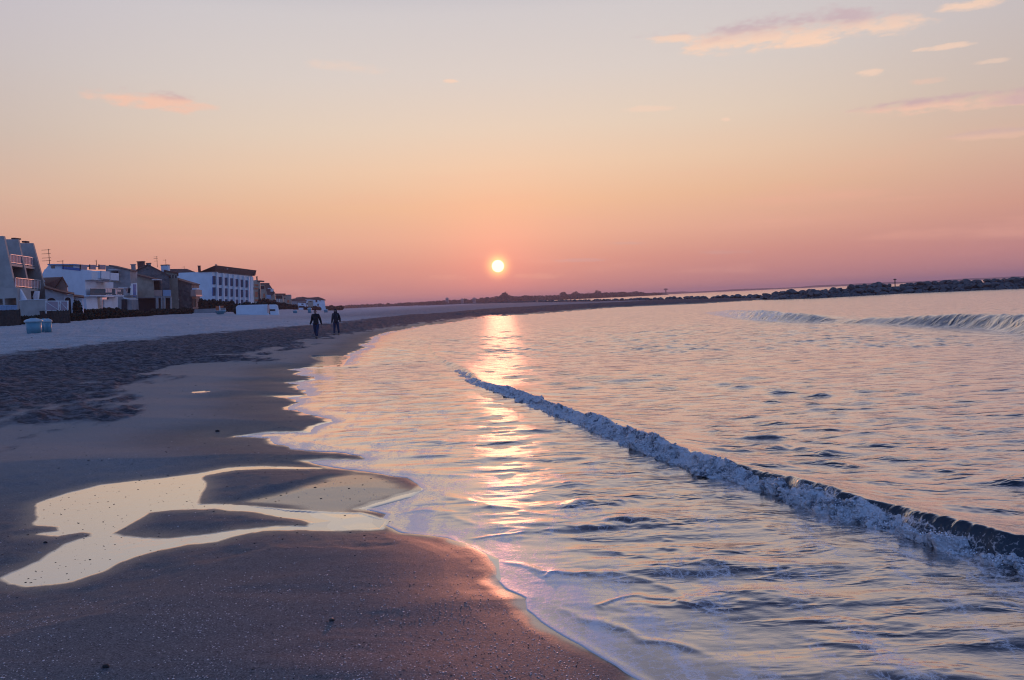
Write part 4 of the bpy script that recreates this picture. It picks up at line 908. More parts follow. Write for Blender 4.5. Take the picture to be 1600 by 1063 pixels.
# --- grey house with the single pitched roof
V3 = dirv(203, 152, 213.5, 155.2); S3 = Side(203, 152, 213.5, 155.2)
r0 = root('grey_house', 190, 470, 152, 'grey house with a single sloping roof and a tall blue shutter', 'house')
one('wall', 'greywall', r0, lambda mb: prism(mb, [WP(x, y, 152) for x, y in ((165, 500), (203, 500), (203, 423.5), (171, 415.5), (165, 415))], V3))
one('roof', 'darkroof', r0, lambda mb: prism(mb, [WP(x, y, 151.7) for x, y in ((170, 414), (204, 422.4), (204, 423.8), (170, 415.6))], V3 * 1.05))
one('pale_corner', 'white', r0, lambda mb: S3.panel(mb, 203.3, 424, 213.3, 462, 0.0, .12))
one('shutter', 'bluepaint', r0, lambda mb: S3.panel(mb, 207, 444.5, 211, 464, .12, .18))
for (y0, y1) in ((424, 430), (436, 441)):
    b_ = one('balcony', 'beige', r0, lambda mb: Cam(150).panel(mb, 173, y1 - 5 + 4, 183.5, y1, -1.5, 0.4))
    one('recess_shade', 'dark', r0, lambda mb: Cam(151.7).panel(mb, 174, y0, 184, y1 - 1, -.1, .04))  # flat dark panel coloured as the shade of a recess
one('beam', 'rail', r0, lambda mb: Cam(150).panel(mb, 171, 421.3, 182, 422.2, -1.5, .4))
bb = one('balcony', 'greywall', r0, lambda mb: Cam(148).panel(mb, 185, 461, 200, 462, -3.5, .3))
one('railing', 'rail', bb, lambda mb: [Cam(148).panel(mb, 185, 449, 199, 449.8, -.03, .03)] + [mb.tube(Cam(148).at(185.5 + k * 1.65, 449.5), Cam(148).at(185.5 + k * 1.65, 461), .03) for k in range(9)])
one('awning', 'rail', r0, lambda mb: prism(mb, [P(191, 463.5, 148), P(204, 467.5, 148), P(204, 468.3, 148), P(194, 467, 148)], (0, 3, 0)))
one('doorway', 'dark', r0, lambda mb: Cam(151.8).panel(mb, 190, 468, 198, 484, 0, .05))
one('wall_lamp', 'dark', r0, lambda mb: mb.tube(P(200, 451, 151), P(201, 458, 151), .5, .25, 8))
chimney(r0, 204.6, 209.8, 413.3, 424, 156, 'greywall', 'greywall')

# --- gabled grey house with beige front and terrace on columns
r0 = root('gabled_house', 236, 470, 170, 'beige house with a grey gable behind and a terrace raised on columns', 'house')
V4 = BK(264, 12)
one('gable_wall', 'stone', r0, lambda mb: prism(mb, [WP(x, y, 172) for x, y in ((211, 500), (264, 500), (264, 431), (230.5, 414), (211, 423))], V4))
one('roof', 'darkroof', r0, lambda mb: (prism(mb, [WP(x, y, 171.6) for x, y in ((209, 423.2), (230.5, 412.6), (230.5, 414.0), (209, 424.8))], V4), prism(mb, [WP(x, y, 171.6) for x, y in ((230.5, 412.6), (265.5, 430.4), (265.5, 431.8), (230.5, 414.0))], V4)))
one('rear_wing', 'beige', r0, lambda mb: prism(mb, [WP(x, y, 176) for x, y in ((258, 500), (277, 500), (277, 428), (262, 424.5), (258, 424))], V4))
one('rear_roof', 'tile', r0, lambda mb: prism(mb, [WP(x, y, 175.6) for x, y in ((256, 421.6), (279, 426.4), (279, 427.8), (256, 423.4))], V4))
for x in (265, 269.5, 274): window(r0, Cam(176), x, 429.5 + (x - 265) * .1, x + 1.8, 435, frame='greywall', t=.2)
one('front_wall', 'beige', r0, lambda mb: prism(mb, [WP(x, y, 162) for x, y in ((213.5, 500), (240, 500), (240, 438.5), (213.5, 431))], BK(240, 6)))
one('front_roof', 'tile', r0, lambda mb: prism(mb, [WP(x, y, 161.4) for x, y in ((212.5, 428.4), (249, 437.6), (249, 439.4), (212.5, 431))], BK(249, 8) + Vector((0, 0, .6))))
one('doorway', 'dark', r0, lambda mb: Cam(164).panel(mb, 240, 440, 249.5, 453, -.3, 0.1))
one('eave_board', 'rail', r0, lambda mb: Cam(161).panel(mb, 237.5, 436.6, 249, 438, -1, .1))
one('stone_pier', 'stone', r0, lambda mb: prism(mb, [WP(x, y, 165) for x, y in ((239.8, 480), (252, 480), (252, 436), (239.8, 437))], BK(252, 3)))
one('terrace_slab', 'greywall', r0, lambda mb: prism(mb, [P(206.5, 466, 157), P(267, 465.2, 157), P(267, 462.8, 157), P(206.5, 463.8, 157)], BK(267, 5)))
one('terrace_parapet', 'beige', r0, lambda mb: Cam(157).panel(mb, 214.5, 454.3, 240.5, 463.8, -.1, .05, 1))
one('balcony_parapet', 'pinkwall', r0, lambda mb: Cam(157).panel(mb, 241, 453.2, 253, 462.6, -.1, .08, .4))
one('balcony_parapet', 'paleblue', r0, lambda mb: Cam(157).panel(mb, 255, 453.2, 267, 462.6, -.1, .08, .2))
for x, t_ in ((243.3, 3.6), (251.2, 2.6), (255.4, 2.4), (265.6, 2)): one('column', 'greywall', r0, lambda mb: Cam(156.9).panel(mb, x, 464, x + t_, 490, -.4, 0))
one('porch_shade', 'dark', r0, lambda mb: Cam(161.9).panel(mb, 207, 464, 268, 492, 0, .04))  # dark sheet painted as the shade under the terrace
chimney(r0, 214.3, 223.3, 408.8, 424, 176, 'brick'); chimney(r0, 228.5, 234, 411.3, 416, 180, 'greywall', 'tile'); chimney(r0, 251.2, 262, 414.2, 425, 184, 'white', 'brick')
antenna(r0, 246, 400.5, 418, 175, (401.5, 404, 408), 5); antenna(r0, 259.5, 405.5, 416, 178, (406.5,), 4)

# --- stone house
r0 = root('stone_house', 280, 470, 178, 'dark rubble stone house with a sloping top and a strip coloured as sunlit over arched openings', 'house')
S5 = Side(299, 180, 311, 185.2); V5 = dirv(299, 180, 311, 185.2)
one('wall', 'stone', r0, lambda mb: prism(mb, [WP(x, y, 180) for x, y in ((250, 500), (299, 500), (299, 444.5), (262, 433.5), (250, 432))], V5))
one('roof_edge', 'darkroof', r0, lambda mb: prism(mb, [WP(x, y, 179.7) for x, y in ((262, 432.2), (300.2, 443.4), (300.2, 444.8), (262, 433.8))], V5 * 1.05))
one('balcony', 'pinkwall', r0, lambda mb: S5.panel(mb, 297, 453, 307, 463.5, .1, 1.2, .5))
one('sunlit_edge', 'sunlit_pink', r0, lambda mb: S5.panel(mb, 297, 461.2, 307, 463.6, 1.2, 1.3, .2))  # sunlit strip, its light put into the colour
for x in (300, 304): one('arch_shade', 'dark', r0, lambda mb: S5.panel(mb, x, 467, x + 2.2, 480, .02, .06))  # flat dark panels as shade in the arched openings
one('low_lintel', 'rail', r0, lambda mb: Cam(178).panel(mb, 268, 467, 277, 469.5, -1, .6))
one('dormer', 'white', r0, lambda mb: S5.panel(mb, 299.4, 450.5, 304.5, 453, .1, 1.1))

# --- low roofs behind
r0 = root('low_house', 290, 430, 230, 'low tiled house behind the stone house, only its pale roof showing', 'house')
one('roof', 'darkroof', r0, lambda mb: prism(mb, [WP(x, y, 230) for x, y in ((255, 423), (263, 420.6), (292, 420.2), (306, 425.5), (306, 428), (255, 428))], BK(306, 10)))
one('wall', 'beige', r0, lambda mb: mb.box(P(262, 430, 231).x, P(300, 430, 231).x, 231, 239, 1, P(280, 427, 231).z))
antenna(r0, 288, 416, 421, 232, (417.5,), 4)

# --- white hotel with ribbed front
M['slot'] = material('dim_blue_panes', (0.05, 0.08, 0.14), 0.8, spec=0.1)
V6 = dirv(331.5, 205, 394.5, 238); S6 = Side(331.5, 205, 394.5, 238, 425)
r0 = root('hotel', 330, 470, 220, 'long white three-storey building with a ribbed front and a brown gabled roof', 'hotel')
one('wall', 'white', r0, lambda mb: prism(mb, [WP(x, y, 205) for x, y in ((277, 505), (331.5, 505), (331.5, 425), (302, 425.6), (277, 426.6))], V6))
one('roof', 'darkroof', r0, lambda mb: prism(mb, [P(310, 425.6, 204.7), P(333, 424.6, 204.7), P(336, 423.5, 208), P(337, 414.6, 206)], V6 * 1.03))
ribs = [331.5, 341.3, 350.6, 359.3, 367.6, 375.5, 383, 390.2]
def ytop(x): return 424.8 + (x - 331.5) * .145
def ybot(x): return 474 + (x - 331.5) * .02
for i in range(7):
    x0, x1 = ribs[i], ribs[i + 1]; w = (x1 - x0)
    b_ = MB(); k0 = .46; a_ = S6.at(x0 + w * k0, ytop(x0) + .5); e_ = S6.at(x1 - w * .02, ytop(x1) + .5)
    a2 = down(S6.at(x0 + w * k0, ybot(x0)), .8); e2 = down(S6.at(x1 - w * .02, ybot(x1)), .8)
    b_.hexa([a2 - S6.n * .1, e2 - S6.n * .1, e2 + S6.n * .05, a2 + S6.n * .55], [a_ - S6.n * .1, e_ - S6.n * .1, e_ + S6.n * .05, a_ + S6.n * .55]); b_.build('rib', M['white'], r0)
    for (u0, u1) in ((.14, .40), (.50, .76), (.86, 1.0)):
        yt, yb = ytop(x0), ybot(x0); window(r0, S6, x0 + w * .02, yt + (yb - yt) * u0, x0 + w * .44, yt + (yb - yt) * u1, t=.1, w=.16, frame='bluepaint', glass='slot')
one('end_wall', 'white', r0, lambda mb: S6.panel(mb, 390.4, ytop(391), 394.4, 476, 0, .3))
chimney(r0, 309, 312.2, 415.5, 425.5, 206, 'brick', 'brick')
for x, y in ((336.5, 413.5), (345, 416), (354, 419)): chimney(r0, x, x + 1, y, y + 2.5, 212, 'greywall', 'greywall')

# --- receding row beyond the hotel
def house(name, label, Y, pts, vec, wall, roofpts=None, roofmat='darkroof', extra=()):
    r = root(name, pts[0][0], 478, Y, label, 'house'); one('wall', wall, r, lambda mb: prism(mb, [WP(x, y, Y) for x, y in pts], vec))
    if roofpts: one('roof', roofmat, r, lambda mb: prism(mb, [WP(x, y, Y - .3) for x, y in roofpts], Vector(vec) * 1.03))
    for nm, mat, x0, y0, x1, y1, w1 in extra: one(nm, mat, r, lambda mb: Cam(Y).panel(mb, x0, y0, x1, y1, -.1, w1))
    return r
r = house('balcony_house', 'beige flats beyond the hotel with balconies coloured as sunlit orange and a thin chimney', 275, [(394, 500), (406, 500), (406, 440), (402, 437.5), (394, 438.5)], (-4.2, 14, 0), 'beige',
    extra=[('balcony', 'orange', 398.5, 444.5, 403.4, 446.5, .6), ('balcony', 'orange', 398.5, 450, 403.4, 452, .6), ('balcony', 'orange', 399, 456, 402.8, 464, .3), ('balcony', 'orange', 399, 468, 403.4, 471, .4), ('recess_shade', 'dark', 404, 452, 406.5, 472, .1), ('recess_shade', 'dark', 394.5, 449, 397, 453, .1)])  # balconies coloured as if sunlit; recess panels carry painted shade
chimney(r, 400.2, 401.6, 432.3, 438, 277, 'brick', 'brick'); one('roof', 'darkroof', r, lambda mb: Cam(275).panel(mb, 402, 438.4, 407.5, 440.6, -4, .3))
r = house('steep_roof_house', 'house with a steep dark sloping roof and white awnings', 300, [(406, 500), (429, 500), (429, 458), (419, 443.5), (409, 443.5), (406, 442)], (-4.5, 16, 0), 'beige', [(413.5, 446), (420, 443), (429.5, 457.5), (424, 463), (418, 461)], 'darkroof',
    [('awning', 'rail', 420, 450.5, 424, 452, 1.4), ('awning', 'rail', 424, 451.5, 427.5, 456, 1.0), ('window', 'orange', 411.5, 459, 413.8, 465, .1), ('upper_roof', 'darkroof', 406, 442.5, 421, 444.3, .5), ('recess_shade', 'dark', 407, 447, 413, 452, .1), ('porch', 'paleblue', 417, 461, 424, 467, .6)])  # recess panel is flat dark colour in place of shade
r = house('flat_roof_house', 'low brown house with a flat overhanging roof and pale posts', 335, [(428.5, 500), (442, 500), (442, 461), (428.5, 461)], (-3.8, 14, 0), 'beige', [(427, 458.8), (446, 458.8), (446, 461), (427, 461)], 'tile',
    [('recess_shade', 'dark', 430.5, 462, 441, 467, .1), ('pier', 'rail', 432.5, 467, 433.5, 477, .2), ('pier', 'rail', 436, 467, 437, 477, .2)])  # recess shade laid on as a dark panel
r = house('corner_house', 'small grey box house with an end wall coloured as sunlit pink', 355, [(441.5, 500), (454, 500), (454, 461.5), (441.5, 462)], (-3.8, 14, 0), 'beige', [(441, 460.8), (455, 460.6), (455, 462), (441, 462.2)], 'greywall',
    [('end_wall', 'sunlit_pink', 454, 461.8, 455.4, 467, .2), ('window', 'orange', 449, 469, 452, 473, .1), ('window', 'glass', 443.5, 465.5, 446, 467, .1)])  # end wall gets its sunlight from the pink colour
r = house('brown_roof_house', 'long low house with a brown hipped roof', 420, [(456.5, 500), (478, 500), (478, 470), (456.5, 470)], (-6, 14, 0), 'greywall', [(455, 470.5), (460, 466.5), (472, 466), (480, 470), (480, 471)], 'darkroof')
r = house('white_cottage', 'small bright white cottage with a dark window under the brown roof house', 400, [(465.5, 500), (477, 500), (477, 473.3), (465.5, 472.6)], (-2, 8, 0), 'white', [(464.5, 471.4), (478, 472.2), (478, 473.5), (464.5, 472.8)], 'darkroof',
    [('window', 'glass', 471, 474.6, 474.2, 476.6, .1), ('garage', 'dark', 467, 478, 476, 481, .1)])
r = house('far_flats', 'cluster of far pale flats with stepped hipped roofs at the end of the row', 450, [(471, 500), (507, 500), (507, 469), (500, 466.2), (493, 467.5), (471, 467)], (-8, 16, 0), 'white',
    [(471, 467.5), (473, 463.8), (480, 465.2), (488, 465), (497, 464), (504, 466.4), (509, 468.7), (509, 469.6), (494, 468.6), (484, 468), (471, 468)], 'darkroof',
    [('window', 'glass', 493.2, 468.8, 495.8, 472.5, .15), ('window', 'glass', 499.3, 469, 500.8, 471, .15), ('window', 'glass', 484, 471, 485.4, 472.8, .15), ('window', 'glass', 496, 475, 498, 478, .15), ('window', 'glass', 479, 474, 481, 476, .15),
     ('bay', 'beige', 481.5, 470, 489, 482, .8), ('window', 'dark', 484, 470.8, 487.5, 472, .9)])

# --- low blue-white wall with an end coloured as orange-lit
r0 = root('low_wall', 392, 484, 142, 'long low whitish wall on the upper beach below the dark hedge', 'wall')
one('panel', 'white', r0, lambda mb: prism(mb, [WP(x, y, 142) for x, y in ((366, 500), (417.5, 500), (417.5, 475.8), (372, 477), (368.5, 480))], (0, .4, 0)))
one('end_panel', 'sunlit_pink', r0, lambda mb: Cam(141.9).panel(mb, 417.7, 476.5, 420, 489, -.4, 0))  # end panel coloured pink as though sunlit
r0 = root('low_wall', 427, 484, 150, 'short lilac wall just past the end of the long whitish wall', 'wall')
one('panel', 'white', r0, lambda mb: prism(mb, [WP(x, y, 150) for x, y in ((420.3, 500), (433, 500), (433, 478), (430, 476), (420.3, 476))], (0, .6, 0)))
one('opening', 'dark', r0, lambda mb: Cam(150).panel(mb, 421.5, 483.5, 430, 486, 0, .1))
r0 = root('retaining_wall', 330, 486, 160, 'dark low retaining wall at the foot of the hedge beside the stone house', 'wall')
one('panel', 'greywall', r0, lambda mb: mb.box(P(268, 488, 160).x, P(352, 488, 160).x, 160, 160.5, .5, P(310, 483.2, 160).z))
one('coping', 'dark', r0, lambda mb: mb.box(P(268, 488, 160).x - .05, P(352, 488, 160).x + .05, 159.95, 160.55, P(310, 483.2, 160).z, P(310, 482.6, 160).z))

# --- hedges, scrub and trees: leaf faces spread through a crown, on woody stems
def leaves(mb_list, n, size, rd, mat_dirs=None):
    c = []; 
    w_ = np.array([e[3] * e[4] * e[5] for e in mb_list]); w_ = w_ ** .8 / (w_ ** .8).sum()
    for k_, e in enumerate(mb_list):
        m_ = int(n * w_[k_]) + 4; v = rd.normal(size=(m_, 3)); v /= np.linalg.norm(v, axis=1)[:, None]; rr = 0.45 + 0.6 * rd.random((m_, 1)) ** .6
        p = np.array(e[:3]) + v * rr * np.array(e[3:6]); c.append(p)
    c = np.vstack(c); m_ = len(c); a = rd.normal(size=(m_, 3)); a /= np.linalg.norm(a, axis=1)[:, None]; b = np.cross(a, rd.normal(size=(m_, 3))); b /= np.linalg.norm(b, axis=1)[:, None]
    s_ = size * (0.5 + rd.random((m_, 1)))
    V_ = np.stack([c - a * s_, c - b * s_ * .6, c + a * s_, c + b * s_ * .6], 1).reshape(-1, 3)
    return V_, np.arange(m_ * 4).reshape(-1, 4)
def plant(name, label, cat, ells, n, size, seed, mat='hedge', group=None, stems=True):
    rd = np.random.default_rng(seed); V_, F_ = leaves(ells, n, size, rd); c = np.mean([e[:3] for e in ells], 0); z0 = gz(c[0], c[1])
    r = empty(name, (c[0], c[1], z0)); tag(r, label, cat, group)
    o = np_mesh('foliage', V_ - np.array([c[0], c[1], z0]), F_, [M[mat]], smooth=False, parent=r)
    mb = MB()
    for e in ells:
        b = Vector((e[0], e[1], gz(e[0], e[1]) - .1)); mid = Vector((e[0], e[1], e[2]))
        mb.tube(b, mid, max(.05, e[3] * .05), max(.03, e[3] * .03))
        for k in range(4): mb.tube(b.lerp(mid, .5), mid + Vector((rd.normal() * e[3] * .5, rd.normal() * e[4] * .5, rd.random() * e[5] * .6)), max(.03, e[3] * .025), .02)
    mb.build('trunk' if 'tree' in name else 'stems', M['wood'], r); return r
def row(x0, x1, Y0, Y1, yt0, yt1, n, seed, yb=None):
    rd = random.Random(seed); out = []
    for k in range(n):
        u = (k + .5) / n; px = x0 + (x1 - x0) * u; Y = Y0 + (Y1 - Y0) * u; zt = P(px, yt0 + (yt1 - yt0) * u + rd.uniform(-1, 1), Y).z; p = P(px, 480, Y); zb = gz(p.x, p.y) - .1
        if yb: zb = P(px, yb, Y).z
        w = abs(x1 - x0) / FPX * Y / n; out.append((p.x, p.y, (zt + zb) / 2, w * .75, w * .6 + .3, max(.2, (zt - zb) / 2)))
    return out
plant('hedge', 'dark clipped hedge at the foot of the white ribbed building', 'hedge', row(312, 366, 170, 178, 467, 471, 9, 1), 9000, .17, 1)
plant('hedge', 'flat-topped dark hedge rising behind the long whitish wall', 'hedge', row(366, 433, 150, 160, 473.5, 472, 10, 2), 8000, .15, 2)
plant('shrub', 'sprawling dark shrubs on the sand before the big white house', 'shrub', row(128, 186, 108, 118, 484, 481, 9, 3), 7000, .13, 3)
plant('shrub', 'low dark scrub in front of the raised terrace on columns', 'shrub', row(186, 236, 124, 134, 484, 486, 8, 4), 5000, .12, 4)
plant('shrub', 'low scrub patch below the stone house', 'shrub', row(236, 300, 145, 150, 482, 481.5, 8, 5), 5000, .14, 5)
plant('shrub', 'dark scrub behind the blue bins at the foot of the garden wall', 'shrub', row(32, 64, 82, 83, 493, 494, 5, 6), 2500, .09, 6)
plant('shrub', 'low weedy scrub to the right of the plank fence', 'shrub', row(108, 142, 92, 96, 490, 489, 6, 7), 3500, .09, 7)
plant('conifer_tree', 'dark upright conifer by the arches of the small tiled house', 'tree', row(116, 126, 96, 96, 470, 470, 2, 8), 1800, .1, 8)
for k, (x0, x1, Y, y0, y1, lab) in enumerate(((430, 446, 250, 472, 474, 'brown scrub trees just past the end of the low walls'), (444, 464, 280, 475, 477, 'brown bare-looking trees before the long low house'), (404, 432, 255, 466, 470, 'dark reddish trees under the steep roofed house'), (476, 500, 380, 479, 480, 'low bushes under the far pale flats'), (500, 535, 480, 478, 478.5, 'far low trees at the end of the row of houses'))):
    plant('scrub_tree', lab, 'tree', row(x0, x1, Y, Y + 6, y0, y1, 5, 20 + k), 3500, .32 if k < 3 else .45, 20 + k, 'bush')

# ---------------------------------------------------------------- bins and small things on the sand
def lathe(mb, c, prof, n=20):
    i = len(mb.v)
    for r, z in prof:
        for k in range(n):
            a = 2 * math.pi * k / n; mb.v.append((c[0] + r * math.cos(a), c[1] + r * math.sin(a), c[2] + z))
    for j in range(len(prof) - 1):
        for k in range(n): mb.f.append((i + j * n + k, i + j * n + (k + 1) % n, i + (j + 1) * n + (k + 1) % n, i + (j + 1) * n + k))
    mb.f.append(tuple(i + k for k in reversed(range(n)))); mb.f.append(tuple(i + (len(prof) - 1) * n + k for k in range(n)))
def bin_(px, Y, w, yt, yb, label, group='blue bins on the upper beach'):
    z1 = P(px, yt, Y).z; p = P(px, yb, Y); z0 = gz(p.x, p.y); h_ = max(z1 - z0, .4); R_ = w / FPX * Y / 2
    r = empty('beach_bin', (p.x, p.y, z0)); tag(r, label, 'bin', group)
    mb = MB(); lathe(mb, (p.x, p.y, z0 - .05), [(R_ * .74, 0), (R_ * .80, h_ * .4), (R_ * .86, h_ * .78)]); mb.build('tub', M['bin'], r, True)
    m2 = MB(); lathe(m2, (p.x, p.y, z0 - .05), [(R_ * .86, h_ * .78), (R_, h_ * .82), (R_, h_ * .90), (R_ * .78, h_ * .98), (R_ * .35, h_ * 1.04)]); m2.build('lid', M['binlid'], r, True)
    m3 = MB(); lathe(m3, (p.x, p.y, z0 - .05), [(R_ * .35, h_ * 1.04), (R_ * .33, h_ * 1.07), (R_ * .1, h_ * 1.07)], 12); m3.build('flap', M['bin'], r)
bin_(53.5, 56, 26, 497.5, 519.5, 'widest of the three blue beach bins, in front with a pale lid', None)
bin_(69.5, 58.5, 13, 498, 518.5, 'middle narrow blue bin between the wide one and the right one', None)
bin_(75.5, 57.5, 13, 498, 519, 'right-hand narrow blue bin next to the plank fence', None)
bin_(461.5, 190, 8, 485, 490.5, 'pale blue tub on the sand left of the walking pair', None)
bin_(484, 200, 7, 481, 488.5, 'green-grey barrel on the sand just behind the person with the red hat', None)
bin_(509.5, 210, 7, 483.5, 488.5, 'small blue-grey tub on the sand between the two walkers', None)
def dinghy():
    Y = 138; p = P(344, 491, Y); z0 = gz(p.x, p.y); r = empty('dinghy', (p.x, p.y, z0)); tag(r, 'small pale beached dinghy with an upright orange board and white mast', 'dinghy')
    k_ = Y / FPX; mb = MB(); L = 8.5 * k_; b = []
    zs = [(0.05, .55), (.45, .8), (.8, 1.0)]
    rings = []
    for z, s_ in zs: rings.append([(p.x + L * s_ * math.cos(a) * (1.12 if math.cos(a) > 0 else .95), p.y + .8 * s_ * math.sin(a), z0 + z * .75) for a in np.linspace(0, 2 * math.pi, 17)[:-1]])
    for a_, b_ in zip(rings[:-1], rings[1:]): mb.hexa(a_, b_)
    mb.build('hull', M['bin'], r); m2 = MB(); top = rings[-1]; m2.hexa(top, [(x, y, z + .09) for x, y, z in top]); m2.build('gunwale', M['binlid'], r)
    m4 = MB(); m4.box(p.x - .1, p.x + .1, p.y - .08, p.y + .08, z0 + .65, P(344, 478, Y).z); m4.build('mast', M['rail'], r)
    m3 = MB(); m3.box(p.x - 6 * k_, p.x - .12, p.y - .1, p.y + .02, P(344, 486, Y).z, P(344, 478.2, Y).z); m3.box(p.x + .12, p.x + 6 * k_, p.y - .1, p.y + .02, P(344, 481, Y).z, P(344, 478.2, Y).z); m3.build('board', M['orange'], r)
dinghy()
one_ = MB(); p_ = P(363, 496, 110); 
lump = stone(363, 496, .22, 'small dark lump of debris on the pale sand before the long whitish wall', 'wood', 31)

# ---------------------------------------------------------------- breakwater
def boulder_meshes():
    out = []
    for s_ in range(7):
        V_, F_ = ico(3); r = np.random.default_rng(40 + s_); dirs = r.normal(size=(9, 3)); dirs /= np.linalg.norm(dirs, axis=1)[:, None]; lim = 0.62 + 0.25 * r.random(9)
        for d_, l_ in zip(dirs, lim):
            t_ = V_ @ d_; ov = np.maximum(t_ - l_, 0); V_ = V_ - ov[:, None] * d_
        V_ = V_ * np.array([1.25, .95, .8]) * (1 + 0.03 * r.normal(size=(len(V_), 1)))
        me = bpy.data.meshes.new('boulder'); me.from_pydata(V_.tolist(), [], F_.tolist()); me.materials.append(M['rock']); out.append(me)
    return out
BM = boulder_meshes(); rb_ = random.Random(5); spots = []
JET = [G(1188, 468.6), G(1206, 468.4), G(1287, 465.6), G(1412, 458.6), G(1600, 450.8)]; JET.append((JET[-1][0] + (JET[-1][0] - JET[-2][0]) * .8, JET[-1][1] + (JET[-1][1] - JET[-2][1]) * .8))
def along(Pl, step):
    Pl = [Vector(p) for p in Pl]; L = 0; out = []; tot = sum((b - a).length for a, b in zip(Pl[:-1], Pl[1:])); t_ = 0
    while t_ < tot:
        s_ = t_
        for a, b in zip(Pl[:-1], Pl[1:]):
            l = (b - a).length
            if s_ <= l: d_ = (b - a) / l; out.append((a + d_ * s_, Vector((-d_.y, d_.x)), t_ / tot)); break
            s_ -= l
        t_ += step
    return out
core = MB(); jt = along(JET, 1.0)
for p, n_, u in jt:
    px_u = u; tall = 1.35 if u < .36 else 2.05
    for lv in range(3):
        for q_ in range(1 if lv == 0 else 1):
            s_ = rb_.choice([.45, .55, .7, .8, 1.05]) * rb_.uniform(.85, 1.15); back_ = .3 + lv * 1.1 + rb_.uniform(-.25, .25); z = [.1, tall * .42, tall * .80][lv] - s_ * .25 + rb_.uniform(-.1, .12)
            spots.append((p.x + n_.x * back_ + rb_.uniform(-.3, .3), p.y + n_.y * back_, z, s_))
for p, n_, u in along(JET, 2.3):
    tall = 1.2 if u < .36 else 1.9
    spots.append((p.x + n_.x * 4.2, p.y + n_.y * 4.2, tall * .75 - .2 + rb_.uniform(-.1, .15), rb_.uniform(.6, .9)))
jn = len(spots)
mound = MB()
for (a, na, ua), (b, nb, ub) in zip(jt[:-1], jt[1:]):
    ta, tb = (1.0 if ua < .36 else 1.65), (1.0 if ub < .36 else 1.65)
    mound.hexa([(a.x + na.x * .3, a.y + na.y * .3, -.8), (b.x + nb.x * .3, b.y + nb.y * .3, -.8), (b.x + nb.x * 7, b.y + nb.y * 7, -.8), (a.x + na.x * 7, a.y + na.y * 7, -.8)],
               [(a.x + na.x * 1.9, a.y + na.y * 1.9, ta * .8), (b.x + nb.x * 1.9, b.y + nb.y * 1.9, tb * .8), (b.x + nb.x * 4.5, b.y + nb.y * 4.5, tb * .8), (a.x + na.x * 4.5, a.y + na.y * 4.5, ta * .8)])
cm = mound.build('rubble_bank', M['rock']); tag(cm, 'dark bank of packed rubble under the breakwater boulders', 'rubble', kind='stuff')
SPITL = [G(1190, 466.5), G(1150, 467), G(1100, 468.3), G(1000, 470.2), G(900, 472.2), G(800, 474.4), G(700, 477.6), G(620, 481), G(560, 484.3)]
sp = along(SPITL, 1.6)
extra_sp = []
for i, (p, n_, u) in enumerate(sp):
    z = gz(p.x, p.y); s_ = rb_.uniform(.5, 1.1) * (1 - .3 * u)
    extra_sp.append((p.x + rb_.uniform(-1, 1), p.y + rb_.uniform(-2, 0), max(z, 0.15) + s_ * .15, s_))
allb = spots + extra_sp
allb_i = sorted(range(len(allb)), key=lambda i: -allb[i][3] / math.hypot(allb[i][0], allb[i][1]))
inv = [i for i in allb_i if allb[i][0] / allb[i][1] < .68]
indiv = set(inv[:298]); rest = [allb[i] for i in range(len(allb)) if i not in indiv]
for i in sorted(indiv):
    x, y, z, s_ = allb[i]; o = bpy.data.objects.new('boulder', BM[rb_.randrange(7)]); o.location = (x, y, z); o.scale = (s_ * rb_.uniform(.85, 1.2), s_, s_ * rb_.uniform(.7, 1.0)); o.rotation_euler = (rb_.uniform(-.5, .5), rb_.uniform(-.5, .5), rb_.uniform(0, 6.28))
    sc.collection.objects.link(o); tag(o, 'dark angular boulder of the breakwater between the bay and the open sea', 'boulder', 'boulders of the breakwater')
if rest:
    Pn = np.array([r[:3] for r in rest]); Sn = np.array([r[3] for r in rest]); bv, bf_ = blobs(Pn, Sn, np.random.default_rng(3), 2)
    tag(np_mesh('far_boulders', bv, bf_, [M['rock']], smooth=False), 'far smaller rocks continuing the breakwater line along the spit', 'rocks', kind='stuff')
# beacons
def beacon(px, y0, y1, Y, label, cat, w=.5, head=1.0):
    a = P(px, y1, Y); b = P(px, y0, Y); r = empty(cat.replace(' ', '_'), (a.x, a.y, 0)); tag(r, label, cat)
    mb = MB(); top = Vector((a.x, a.y, b.z)); mb.tube((a.x, a.y, -.5), top, w, w * .8, 10); mb.build('shaft', M['dark'], r); m2 = MB(); lathe(m2, top, [(w, -.0), (w * 2.2 * head, .15 * w), (w * 2.2 * head, w * 1.6), (w * .4, w * 2.2)], 12); m2.build('head', M['dark'], r)
beacon(1398.5, 437.6, 444, 210, 'thin beacon post standing on the far side of the breakwater', 'beacon', .14, 1.2)
beacon(1040.5, 453.5, 461, 2600, 'distant water tower on the far shore right of the sun', 'water tower', 2.6, 1.1)
beacon(920, 457.5, 465, 2600, 'thin distant mast on the far shore nearest the sun', 'mast', .8, 1)
